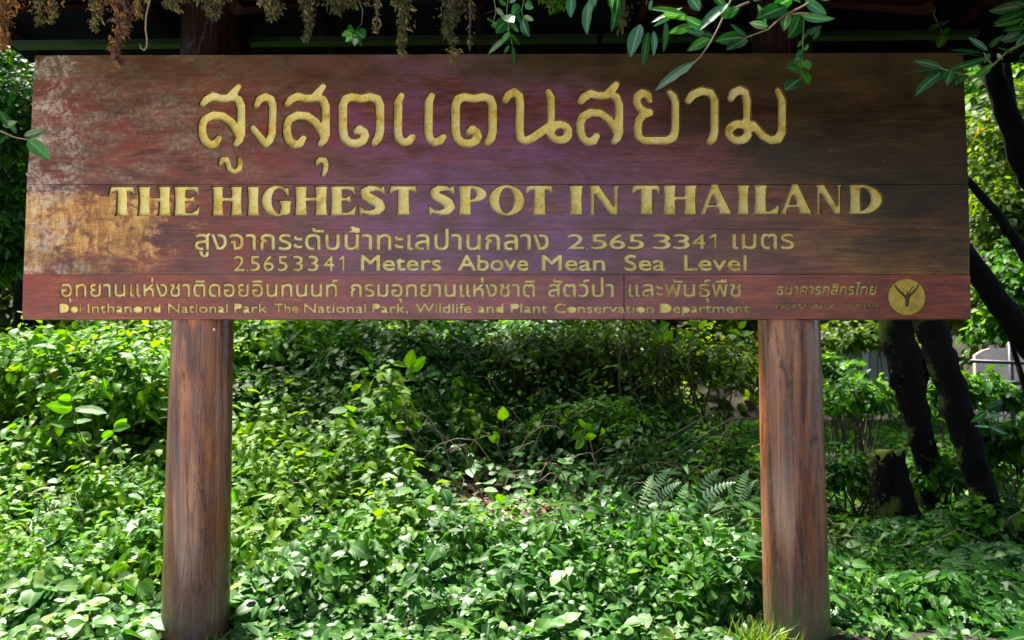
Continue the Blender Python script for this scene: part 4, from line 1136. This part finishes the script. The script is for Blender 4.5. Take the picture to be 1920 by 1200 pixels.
def stump():
    b = P(1690, 1010, 2.4); gz = float(ground(b.x, b.y)) - .1
    root = empty('tree_stump', (b.x, b.y, gz), 'short broken black tree stump with a mossy left side', 'stump')
    s_ = (P(1691, 1010, 2.4) - b).length
    rows = [(1700, 1050, 100), (1688, 1010, 98), (1676, 960, 88), (1668, 910, 76), (1663, 870, 68), (1661, 850, 66)]
    W = [P(px, py, 2.4) for px, py, w in rows]; rad = [w * s_ / 2 for _, _, w in rows]
    PP = []; RR = []
    for i in range(len(W) - 1):
        for k in range(4): u = k / 4; PP.append(W[i].lerp(W[i + 1], u)); RR.append(rad[i] * (1 - u) + rad[i + 1] * u)
    PP.append(W[-1]); RR.append(rad[-1])
    V, F = tube_data(PP, RR, 20, wob=.16, seed=4)
    V = [Vector(v) for v in V]
    for k in range(20): V[-20 + k].z += 0.03 * math.sin(k * 1.7) + 0.02 * math.sin(k * 3.9)
    m = MB(); m.add((V, F)); m.build('wood', M_bark_moss, root, True)
    rng = np.random.default_rng(5); n = 420
    ii = rng.integers(0, len(PP), n); cen = np.array([PP[i][:] for i in ii]); ra = np.array([RR[i] for i in ii]); a = rng.normal(np.pi * 1.05, .45, n)
    d = np.stack([np.cos(a), np.sin(a), rng.normal(0, .2, n)], 1); pos = cen + d * ra[:, None] * .96
    tag(link('moss', leaves('moss', pos, d, rng.normal(size=(n, 3)) + [0, 0, -.6], rng.uniform(.02, .05, n), rng.uniform(.3, .8, n), QD, rng), M_moss, root), kind='stuff')
stump()

# ---- distant hut, wall and rail on the right
hut = empty('distant_hut', P(1625, 700, 15), 'blurred pale grey hut with a column, seen between the right post and mossy trunk', 'hut')
M_pale = mat_plain('pale_plaster', (0.40, 0.47, 0.48), 0.8, 0.2, 3); M_white = mat_plain('white_paint', (0.75, 0.76, 0.78), 0.6, 0.1, 3); M_win = mat_plain('window_dark', (0.03, 0.04, 0.06), 0.2)
a = P(1578, 655, 16); b = P(1675, 560, 16)
m = MB(); m.box((a.x, 16, a.z - .9), (b.x, 17.6, b.z)); m.build('wall', M_pale, hut)
m = MB(); c = P(1618, 650, 15.7); m.box((c.x - .06, 15.6, a.z - .9), (c.x + .08, 15.78, b.z)); m.build('column', M_white, hut)
m = MB(); c = P(1640, 625, 15.9); m.box((c.x - .09, 15.93, c.z - .12), (c.x + .09, 15.995, c.z + .12)); m.build('window', M_win, hut)
m = MB(); m.box((a.x - .4, 15.5, b.z + .003), (b.x + .4, 17.9, b.z + .12)); m.build('roof', M_pale, hut)
wl = empty('pink_wall', P(1880, 750, 8.5), 'low pale pink wall behind the dark rail at the right edge', 'wall')
M_pink = mat_plain('pink_plaster', (0.92, 0.62, 0.55), 0.85, 0.2, 5)
a = P(1832, 752, 8.5); b = P(2000, 650, 8.5)
rng_ = random.Random(3); xx = a.x
hs = [0, .06, .1, .12, .12, .1, .07, .03, .0, .0, .0]
V = []; F = []
n_ = 24; wdt = b.x - a.x + 1.2
for k in range(n_):
    u = k / (n_ - 1); zt = b.z - 0.24 * (1 - math.sin(min(1, u * 9) * math.pi / 2)) * .5 - .03 * math.sin(u * 9) + 0.02 * rng_.random()
    V += [(a.x + u * wdt, 8.5, a.z - .5), (a.x + u * wdt, 8.5, zt), (a.x + u * wdt, 8.58, zt), (a.x + u * wdt, 8.58, a.z - .5)]
for k in range(n_ - 1):
    for q in range(4): F.append((k * 4 + q, k * 4 + (q + 1) % 4, (k + 1) * 4 + (q + 1) % 4, (k + 1) * 4 + q))
F += [(3, 2, 1, 0), tuple((n_ - 1) * 4 + q for q in range(4))]
me = bpy.data.meshes.new('wall_body'); me.from_pydata(V, [], F); me.update(); link('wall_body', me, M_pink, wl)
rl = empty('metal_rail', P(1895, 770, 7.2), 'dark two bar rail with posts in front of the pink wall', 'railing')
M_rail = mat_plain('rail_dark', (0.025, 0.025, 0.03), 0.5)
for yy, w in ((681, .022), (719, .026)):
    a = P(1820, yy - 4, 7.2); b = P(2080, yy + 6, 7.2); m = MB(); m.tube([a, b], [w, w], 8); m.build('rail', M_rail, rl, True)
for px in (1898, 2050):
    a = P(px, 640, 7.2); gz = float(ground(a.x, a.y)); m = MB(); m.tube([(a.x, 7.26, gz - .1), (a.x, 7.26, a.z)], [.035, .03], 8); m.build('rail_post', M_rail, rl, True)

# ------------------------------------------------------------------ overhanging branches at the top, leaf by leaf
def one_leaf(base, tip, width, roll, tpl, mat, tone, parent, name='leaf', seed=0):
    """a single leaf as its own part, from stalk point to tip"""
    b = np.array(base, float); t = np.array(tip, float); L = np.linalg.norm(t - b); d = (t - b) / L
    side = np.cross(d, np.array([0, -1.0, 0.25])); side /= np.linalg.norm(side) + 1e-9
    n0 = np.cross(side, d); n0 = n0 if n0[1] < 0 else -n0
    nrm = n0 * math.cos(roll) + side * math.sin(roll)
    # finer leaf: 7 rows x 5 columns
    rows, cols = 8, 5; V = []; rib = []
    rr = random.Random(seed); curl = rr.uniform(.02, .14); bend = rr.uniform(-.06, .10); sb = rr.uniform(-.05, .05)
    s_ = np.cross(d, nrm); s_ /= np.linalg.norm(s_)
    for i in range(rows):
        u = i / (rows - 1)
        w = width * L * (math.sin(math.pi * min(1, u ** .8)) ** .75 if 0 < u < 1 else 0.02)
        for j in range(cols):
            q = (j - 2) / 2
            p = b + d * L * u + s_ * (w * q + sb * L * math.sin(math.pi * u)) + nrm * (-bend * L * u * u + curl * w * 2 * abs(q) + 0.01 * L * math.sin(u * 20 + q) * abs(q))
            V.append(p); rib.append(1.0 if j == 2 else 0.6 - .3 * abs(q))
    F = []
    for i in range(rows - 1):
        for j in range(cols - 1):
            a = i * cols + j; F.append((a, a + 1, a + cols + 1, a + cols))
    me = mesh_np(name, np.array(V), np.array(F), {'tone': np.full(len(V), tone), 'rib': rib})
    return link(name, me, mat, parent)

def branch(label, Y_, twigs, lvs, tone=(0.35, .2), mat=None, wd=.19, seed=0, cat='branch', name='leafy_branch', twr=1.0, twmat=None):
    """twigs: list of pixel polylines; lvs: (x0,y0,x1,y1[,tone])"""
    if Y_ < -0.3: Y_ -= 0.72
    rr = random.Random(seed)
    mat = mat or M_branch_leaf
    root = empty(name, P(*twigs[0][0], Y_), label, cat)
    for tw in twigs:
        W = [P(x, y, Y_ + rr.uniform(-.02, .02)) for x, y in tw]; n = len(W)
        r0 = .0055 * twr * (0.8 if Y_ < -0.9 else 1)
        m = MB(); m.tube(W, [r0 * (1 - .6 * i / max(1, n - 1)) for i in range(n)], 7); m.build('twig', twmat or M_twig, root, True)
    for k, l in enumerate(lvs):
        x0, y0, x1, y1 = l[:4]
        tn = l[4] if len(l) > 4 else tone[0] + rr.uniform(-tone[1], tone[1])
        w_ = l[5] if len(l) > 5 else wd
        if name == 'sapling': tn = tn * 0.84
        yo = Y_ + rr.uniform(-.03, .03)
        b = P(x0, y0, yo); t = P(x1, y1, yo - rr.uniform(-.03, .07))
        one_leaf(b, t, w_, rr.uniform(-.9, .9), None, mat, tn, root, seed=seed * 100 + k)
    return root

branch('slender branch with narrow glossy leaves reaching down over the letters at top right', -0.75,
       [[(1380, -20), (1366, 10), (1348, 50), (1332, 80), (1312, 108), (1300, 118)], [(1405, 4), (1370, 18), (1345, 30), (1318, 50)]],
       [(1303,115,1227,170,.35,.13), (1366,5,1310,60,.5,.14), (1335,68,1290,45,.5,.22), (1335,68,1285,58,.3,.18), (1332,72,1290,95,.55), (1312,20,1290,-8,.4,.25), (1320,50,1283,30,.35,.2),
        (1362,15,1330,-12,.3), (1350,30,1390,12,.35), (1300,48,1254,62,.75,.15), (1290,35,1240,28,.95,.1), (1288,28,1215,18,.95,.14), (1280,14,1220,40,.8,.1), (1262,30,1225,48,.8,.12)], seed=1)
branch('spreading branch with broad glossy leaves along the top, right of centre', -0.70,
       [[(1560, -20), (1500, 15), (1470, 28), (1440, 55), (1400, 70), (1365, 90)], [(1470, 28), (1495, 25), (1540, 25)]],
       [(1395,70,1340,77,.25,.2), (1400,68,1370,45,.4,.24), (1400,72,1362,92,.3,.18), (1440,50,1405,43,.5,.22), (1436,42,1420,8,.15,.16), (1475,12,1420,32,.35,.22), (1488,-5,1440,22,.5,.25), (1478,22,1470,58,.3,.28), (1500,28,1480,70,.3,.26),
        (1500,28,1566,36,.55,.13), (1510,0,1550,26,.6,.18), (1500,5,1458,-12,.4,.2), (1540,0,1575,-20,.5), (1412,2,1445,-14,.6), (1430,0,1400,-20,.5)], seed=2)
branch('small hanging vine of bright green leaves above the last Thai letter', -0.60,
       [[(1508, 30), (1506, 70), (1504, 110), (1500, 155)]],
       [(1506,75,1516,60,.5,.25),(1506,75,1495,88,.7,.25),(1506,95,1516,82,.8,.28),(1505,96,1494,104,.6,.28),(1503,112,1518,130,.9,.34),(1502,112,1486,128,.7,.34),(1502,130,1516,158,.9,.34),(1500,130,1474,128,.7,.3),(1500,148,1472,165,.25,.3),(1500,118,1476,110,.7,.25),(1530,50,1520,68,.3,.3),(1536,52,1524,74,.3,.25)], seed=3, twr=.5, twmat=M_stem_green)
branch('fan of narrow pale green leaves at the upper right corner of the sign', -0.55,
       [[(1960, 60), (1890, 95), (1862, 122), (1826, 146), (1800, 138), (1770, 130), (1752, 122)], [(1862, 122), (1850, 110), (1845, 98)]],
       [(1768,128,1712,114,.2,.13),(1765,130,1690,138,.3,.1),(1768,132,1718,142,.25,.1),(1765,135,1715,180,.3,.15),(1775,130,1762,150,.3,.18),(1785,130,1776,158,.4,.2),(1800,136,1792,160,.35,.25),(1810,140,1800,158,.3,.2),
        (1846,106,1785,100,.35,.12),(1845,100,1782,92,.3,.13),(1850,108,1776,126,.35,.1),(1852,95,1815,70,.25,.14),(1858,90,1882,62,.3,.2),(1855,100,1845,118,.4,.25),(1870,100,1880,112,.3,.25),(1870,90,1900,100,.4,.2),(1830,146,1862,120,.9,.18)], seed=4, twmat=M_stem_green)
branch('dense leafy spray filling the top right corner of the view', -0.40,
       [[(1990, -10), (1930, 30), (1900, 60), (1885, 80)]],
       [(1920,10,1860,22,.35,.14),(1925,20,1864,42,.4,.13),(1920,35,1862,50,.8,.12),(1925,50,1880,58,.4,.16),(1930,15,1900,2,.3,.2),(1915,60,1880,75,.2,.18),(1925,60,1905,85,.4,.2),(1930,75,1890,100,.3,.15),(1935,90,1910,110,.3,.2),(1930,110,1895,120,.3,.2),(1940,30,1925,60,.3,.25),(1925,128,1905,150,.4,.2)], seed=5, twmat=M_stem_green)
branch('thin shoot with two bright leaves touching the left edge of the sign', -0.35,
       [[(-40, 225), (0, 245), (30, 258), (55, 262)]],
       [(52,262,94,300,.95,.2),(45,255,82,244,.35,.2),(20,240,-5,205,.4,.2),(30,250,10,215,.5,.16),(5,235,30,228,.4,.2),(15,252,-10,275,.3,.2)], seed=6)
branch('small bright green sprig hanging by the dark roof, left of centre', -0.55,
       [[(668, -10), (680, 20), (678, 45), (665, 60)]],
       [(662,60,640,66,.9,.3),(664,62,648,78,.8,.3),(666,64,664,86,.3,.3),(668,62,678,88,.35,.3),(668,58,684,72,.6,.3),(664,56,650,56,.8,.28),(672,20,664,4,.6,.25)], seed=7, twr=.4, twmat=M_stem_green)
branch('hanging cluster of bright leafy shoots at the top, near the middle', -0.62,
       [[(955, -20), (950, 20), (955, 60), (962, 90)], [(925, -10), (930, 20), (924, 50)], [(985, -10), (978, 20), (984, 45)]],
       [(960,85,964,124,.2,.13),(950,70,915,102,.25,.11),(955,60,940,80,.8,.22),(955,60,975,85,.7,.22),(950,40,930,62,.6,.24),(952,40,972,60,.5,.2),(925,40,912,38,.7,.3),(925,42,940,56,.8,.25),(928,20,908,26,.6,.25),(930,15,946,30,.4,.25),
        (980,35,992,68,.2,.2),(982,30,1000,38,.6,.25),(975,10,960,28,.5,.25),(985,5,1002,16,.7,.25),(950,10,935,0,.5,.25),(955,5,972,-5,.6,.25),(948,28,962,44,.8,.25),(965,20,980,48,.5,.25),(955,85,945,100,.3,.18),(940,30,955,60,.85,.22)], tone=(.6, .2), seed=8, twr=.5, twmat=M_stem_green)
branch('pair of drooping strap shaped leaves hanging at the top, right of centre', -0.66,
       [[(1100, -25), (1105, 0)], [(1215, -20), (1212, 10)]],
       [(1105,0,1102,66,.25,.16),(1072,-10,1070,34,.3,.18),(1116,-12,1108,25,.4,.18),(1160,-10,1148,60,.2,.12),(1145,-10,1150,30,.3,.14),(1200,45,1182,108,.4,.2),(1216,60,1210,124,.45,.14),(1225,58,1226,108,.4,.1),(1248,40,1246,98,.45,.12),(1222,0,1218,20,.5,.2)], seed=9, twr=.5, twmat=M_stem_green)
branch('faint dark green creeper against the black shade at top right', 0.3,
       [[(1740, -10), (1752, 30), (1766, 60), (1770, 88)]],
       [(1752,20,1722,4,.4,.3),(1755,22,1738,16,.6,.3),(1762,42,1746,58,.5,.3),(1766,46,1780,40,.5,.3),(1768,62,1782,52,.5,.3),(1768,68,1760,88,.7,.3),(1766,74,1740,80,.4,.25),(1770,60,1776,74,.6,.3)], seed=10, twr=.4, mat=M_leaf, tone=(.4,.1))

# hanging moss and roots along the roof edge
def moss(px, y1, w, n, label, seed, mat=None, Y_=-1.29, y0=-25, size=.022, taper=1.5, tone=(.45, .25), name='hanging_moss'):
    rng = np.random.default_rng(seed); n = int(n * 1.35)
    a = P(px, y0, Y_); b = P(px, y1, Y_); s_ = (P(px + 1, y0, Y_) - a).length
    root = empty(name, a, label, 'hanging plant')
    m = MB(); rr = random.Random(seed)
    u = rng.uniform(0, 1, n) ** 1.2
    hw = w / 2 * s_ * (1 - u ** taper) + .006
    wob = np.sin(u * 9 + seed) * w * s_ * .08
    size = size * 0.66
    pos = np.stack([a.x + wob + rng.normal(0, .5, n) * hw, Y_ + rng.normal(0, .3, n) * hw, a.z + (b.z - a.z) * u], 1)
    nrm = rng.normal(size=(n, 3)) + [0, -1, .4]; tip = rng.normal(size=(n, 3)) * .7 + [0, 0, -1]
    tag(link('foliage', leaves('foliage', pos, nrm, tip, size * rng.uniform(.4, 1.7, n), tone[0] + rng.normal(0, tone[1], n) + .15 * np.sin(u * 30 + seed), MS, rng), mat or M_moss, root), kind='stuff')
    for k in range(3):
        x = a.x + rr.uniform(-.3, .3) * w * s_
        m.tube([(x, Y_, a.z), (x * .5 + a.x * .5, Y_ - .005, a.z + (b.z - a.z) * .5), (a.x + wob.mean(), Y_, a.z + (b.z - a.z) * rr.uniform(.75, .98))], [.003, .0025, .001], 4, cap=False)
    tag(m.build('strands', M_stem, root), kind='stuff')
moss(8, 92, 60, 500, 'rusty orange moss hanging in the top left corner', 201, M_moss_red, tone=(.8, .2))
moss(75, 46, 34, 160, 'small olive tuft of moss hanging near the top left corner', 202)
moss(100, 40, 40, 160, 'yellowish moss tips right of the small olive tuft', 203, tone=(.7, .2))
moss(182, 56, 30, 200, 'narrow olive moss just left of the big rusty clump', 204, tone=(.65, .2))
moss(228, 122, 78, 900, 'large rusty and purple moss clump with a long twisting tail', 205, M_moss_red, tone=(.55, .3), taper=.55)
moss(262, 30, 24, 120, 'short yellow moss beside the curled tendril', 206, tone=(.8, .15))
moss(400, 34, 60, 300, 'brown olive moss hanging above the dark gap', 207, tone=(.35, .2))
moss(510, 34, 60, 320, 'olive moss fringe hanging right of the dark gap', 208)
moss(578, 72, 40, 320, 'green moss with a thin trailing end', 209, M_moss, tone=(.3, .15), taper=.8)
moss(708, 62, 16, 60, 'single pale drooping moss strand', 210, tone=(.8, .1))
moss(756, 98, 34, 480, 'long dark olive moss rope near the middle', 211, tone=(.35, .2), taper=1.2)
moss(845, 80, 70, 520, 'wide dark brown moss curtain left of the bright shoots', 212, tone=(.15, .12), taper=.8)
moss(850, 115, 12, 40, 'thin yellowish curl of moss hanging below the brown curtain', 213, tone=(.7, .1), y0=88)
moss(882, 90, 12, 60, 'thin dark moss strand beside the bright shoots', 214, tone=(.3, .1))
moss(1040, 20, 90, 260, 'short green moss fringe at the top right of the bright shoots', 215, M_leaf, tone=(.55, .15))
moss(1165, 55, 40, 200, 'grey green moss hanging by the strap shaped leaves', 216, tone=(.3, .15))
moss(640, 22, 120, 420, 'low dark moss fringe along the roof edge', 217, tone=(.25, .15))
moss(330, 18, 70, 220, 'thin olive moss fringe right of the tendril', 218, tone=(.5, .2))
# curled tendril
root = empty('curled_tendril', P(285, -20, -1.30), 'pale bare tendril hanging down and hooking at its end', 'tendril')
m = MB(); pts = [P(x, y, -1.31) for x, y in [(284,-20),(280,5),(274,30),(273,55),(276,75),(275,88),(270,94),(264,90),(262,82)]]
m.tube(pts, [.0035] * 6 + [.003, .0025, .0015], 8); m.build('vine', M_twig, root, True)

# ---- saplings and sprigs that stand out, leaf by leaf
def sprig(label, Y_, twigs, lvs, seed, mat=M_leaf, tone=(.8, .1), wd=.3, twmat=M_stem, name='sapling', cat='plant'):
    return branch(label, Y_, twigs, lvs, tone, mat, wd, seed, cat, name, 1.0, twmat)
sprig('young plant with big bright leaves on an upright stem, left of the left post', 1.7,
      [[(172,905),(162,850),(145,800),(136,765),(134,742)], [(212,860),(210,830),(215,805)]],
      [(140,765,188,778,.8,.22),(140,768,200,770,.8,.22),(138,765,86,760,.75,.24),(140,795,92,792,.75,.24),(138,790,175,790,.7,.25),(136,745,158,740,.85,.3),(136,745,108,748,.8,.3),(148,812,160,830,.8,.3),(212,805,244,798,.85,.28),(212,808,190,820,.7,.3),(214,805,238,785,.9,.3),(150,820,120,815,.7,.3)], 21)
sprig('sprig with lobed yellow green leaves under the middle of the sign', 2.7,
      [[(745,830),(748,780),(755,730),(765,690)]],
      [(765,690,775,655,.97,.3),(760,700,780,690,.9,.3),(755,705,712,700,.95,.3),(755,710,718,690,.9,.28),(765,695,800,670,.8,.26),(760,700,782,715,.95,.35),(755,720,722,712,.95,.3)], 22, M_leaf)
sprig('arching shoot with pale oval leaves in front of the dark shrub', 2.4,
      [[(640,808),(675,785),(700,772),(720,766)], [(675,820),(690,790),(720,778)]],
      [(702,772,675,782,.9,.28),(725,765,700,775,.92,.28),(732,763,766,760,.97,.34),(756,782,788,776,.93,.28),(730,780,700,790,.9,.25),(765,790,788,800,.93,.32),(745,784,758,800,.85,.3),(735,762,712,760,.9,.3)], 23)
sprig('low shoot of round bright leaves right of the left post, lower down', 1.9,
      [[(480,905),(540,870),(560,856),(595,846)]],
      [(536,868,512,880,.95,.32),(545,862,560,880,.85,.34),(560,850,538,846,.95,.25),(596,848,612,866,.97,.5),(604,880,640,890,.9,.45),(600,858,628,852,.85,.3),(600,850,614,842,.9,.4),(560,860,590,868,.85,.3)], 24)
sprig('single upright leaf on a thin stalk in front of the dark hollow', 2.7, [[(946,838),(944,800),(942,785)]], [(943,788,942,762,.95,.38),(935,822,915,820,.85,.3),(935,825,925,808,.9,.3)], 25)
sprig('yellow tinted spray of leaves under the sign, left of the right post', 3.3,
      [[(1240,700),(1245,650),(1230,620)], [(1290,640),(1310,615)], [(1400,660),(1395,630),(1380,610)]],
      [(1240,640,1262,620,.9,.35),(1238,640,1218,628,1.0,.35),(1235,622,1210,606,1.0,.3),(1235,620,1255,605,.85,.4),(1310,615,1325,602,1.0,.35),(1308,615,1290,602,1.0,.35),(1300,625,1285,632,.9,.3),(1390,630,1412,622,.95,.35),(1388,628,1368,620,.95,.3),(1385,615,1400,602,.98,.3),(1392,640,1378,650,.85,.3)], 26)
sprig('bright shoot with toothed leaves on the open slope', 2.3, [[(1100,850),(1098,820),(1095,800)]],
      [(1096,822,1078,842,.9,.4),(1096,820,1118,818,.93,.35),(1095,805,1110,795,.85,.3),(1094,812,1072,822,.85,.35),(1095,800,1085,786,.9,.3)], 27)
sprig('broad dark glossy leaves on a low stem at the right edge', 1.2, [[(1862,830),(1858,800),(1850,770)]],
      [(1852,768,1882,752,.15,.25),(1850,772,1820,792,.2,.2),(1855,780,1882,778,.15,.28),(1856,800,1888,815,.2,.3),(1856,800,1826,800,.25,.2)], 28, M_branch_leaf)
sprig('heart leaved climber at the bottom left, beside the left post', 0.35, [[(150,1210),(160,1160),(175,1120),(190,1095)]],
      [(180,1115,168,1142,.6,.48),(175,1100,200,1118,.55,.42),(232,1090,260,1112,.5,.42),(262,1092,288,1112,.8,.5),(165,1140,140,1160,.8,.45),(175,1150,180,1180,.55,.5),(235,1158,222,1185,.6,.45),(130,1110,105,1128,.5,.45),(140,1080,120,1100,.45,.5),(250,1160,238,1182,.5,.45)], 29, M_cover)

# ferns
def fern(px, py, Y_, fronds, label, seed, tone=.6):
    rr = random.Random(seed); root = empty('fern', P(px, py, Y_), label, 'fern')
    for k, (x1, y1) in enumerate(fronds):
        a = P(px + rr.uniform(-4, 4), py, Y_); t = P(x1, y1, Y_ - rr.uniform(.05, .3)); mid = a.lerp(t, .55) + Vector((0, 0, .07 * (t - a).length / .3))
        V = []; F = []; n = 17; tn = []; L = (t - a).length
        for i in range(n):
            u = i / (n - 1); q = a * (1 - u) ** 2 + mid * 2 * u * (1 - u) + t * u * u
            d = ((mid - a) * (1 - u) + (t - mid) * u).normalized(); s_ = d.cross(Vector((0, -.8, .6))).normalized()
            w = L * .10 * math.sin(math.pi * (0.12 + .86 * u)) ** .9
            for sg in (-1, 1):
                o = len(V); e = q + s_ * sg * w + d * w * .45 - Vector((0, 0, w * .25))
                V += [q - d * L * .012, q + d * L * .026, e, q.lerp(e, .5) + d * L * .026]; F.append((o, o + 1, o + 3, o + 2) if sg > 0 else (o, o + 2, o + 3, o + 1))
        me = mesh_np('frond', [v[:] for v in V], F, {'tone': np.full(len(V), tone + rr.uniform(-.2, .3)), 'rib': np.zeros(len(V))}, smooth=False)
        link('frond', me, M_fern, root)
fern(1195, 985, 1.62, [(1255,880),(1275,905),(1225,890),(1170,930),(1290,960)], 'pale fern spreading upward on the slope left of the right post', 41, .7)
fern(1262, 1000, 1.5, [(1350,880),(1375,905),(1330,930),(1290,905)], 'second fern, closer to the right post', 42, .5)
fern(1380, 960, 1.7, [(1405,880),(1420,900),(1360,900)], 'small upright fern against the left side of the right post', 43, .6)

# grass tufts at the right post foot
def tuft(px, py, Y_, n, h, label, seed, spread=.06):
    rng = np.random.default_rng(seed); c = P(px, py, Y_); gz = float(ground(c.x, c.y))
    pos = np.stack([c.x + rng.normal(0, spread, n), Y_ + rng.normal(0, .04, n), np.full(n, gz)], 1)
    d = np.stack([rng.normal(0, .35, n), rng.normal(-.1, .3, n), np.ones(n)], 1)
    o = link('grass_tuft', leaves('grass_tuft', pos, rng.normal(size=(n, 3)) + [0, -1, 0], d, h * rng.uniform(.4, 1.2, n), rng.uniform(.2, 1, n), BL, rng), M_grass)
    tag(o, label, 'grass', kind='stuff')
tuft(1420, 1195, .02, 160, .12, 'bright grass tuft against the left side of the right post foot', 51)
tuft(1445, 1200, -.02, 60, .09, 'sparse grass in front of the right post foot', 52, .1)
tuft(400, 1200, .0, 40, .07, 'little grass sprout at the foot of the left post', 53, .03)

# upright dark twigs in the airy shrub area
def sticks(label, lines, Y_, seed):
    root = empty('bare_twigs', P(*lines[0][0], Y_), label, 'twigs'); rr = random.Random(seed)
    for ln in lines:
        m = MB(); W = [P(x, y, Y_ + rr.uniform(-.1, .1)) for x, y in ln]; m.tube(W, [.009] + [.007] * (len(W) - 2) + [.004], 6, wob=.1); m.build('twig', M_stem, root, True)
sticks('dark upright twigs standing behind the slope under the sign', [[(1188,780),(1180,690),(1172,600)],[(1245,760),(1240,680),(1244,600)],[(1290,780),(1262,700),(1240,640)],[(1170,800),(1160,700),(1165,640)],[(1310,760),(1290,690),(1300,610)]], 3.3, 1)
sticks('fallen arching dead branch beside the right post', [[(1250,870),(1330,810),(1372,785),(1424,784)],[(1320,890),(1350,830),(1375,788)],[(1240,830),(1290,800),(1340,770)]], 2.3, 2)
sticks('bent dead stick lying left of the left post', [[(-10,905),(40,915),(90,920),(135,918)],[(60,930),(75,915),(100,905)]], 1.7, 3)

# ------------------------------------------------------------------ unseen trees around the clearing; right-hand crowns added to shade the sign
def big(x, y, r, zc, label, seed, n=5200):
    z = float(ground(x, y))
    tree((x, y, z - .2), (x, y, zc + 1), .3, (x, y, zc), (r, r, r * 1.05), n, .42, M_dark, (.6, .2), label, seed, clumps=110, name='unseen_tree')
big(-9.5, -13, 4.2, 5.0, 'tall dark tree left of the clearing behind the viewer', 301)
big(9.0, -12, 4.6, 5.0, 'tall dark tree right of the clearing behind the viewer', 302)
big(3.3, -2.9, 1.75, 4.6, 'unseen broad dark crown added above the right front to shade the sign', 303, 7000)
big(5.4, -3.6, 2.4, 4.4, 'unseen dark tree added right of the viewer, shading the right end of the sign', 304, 6000)
big(4.6, -7.2, 3.4, 7.2, 'unseen tall dark tree added on the right to block sky light from the sign', 305, 6500)

# tangled thin stems lying through the slope plants
m = MB(); rr = random.Random(77)
for k in range(190):
    x = rr.uniform(-3.8, 4.0); y = rr.uniform(1.0, 5.2); L = rr.uniform(.35, 1.1); a = rr.uniform(-1.2, 1.2)
    if k % 4 == 0: x = rr.uniform(-.7, 1.6); y = rr.uniform(1.9, 3.4)
    hh = rr.uniform(.15, .55); z = float(ground(x, y)); pts = []
    for i in range(6):
        u = i / 5; px_ = x + math.sin(a) * L * u; py_ = y - .25 * L * u * math.cos(a)
        pts.append((px_ + rr.uniform(-.02, .02), py_, z + .02 + hh * math.sin(u * 2.2) + rr.uniform(-.02, .02) + (float(ground(px_, py_)) - z) * u))
    w = rr.uniform(.003, .008); m.tube(pts, [w * (1 - .12 * i) for i in range(6)], 5, cap=False)
tag(m.build('tangled_stems', M_twig, None, True), 'thin bare stems tangled through the plants of the slope', 'stems', kind='stuff')
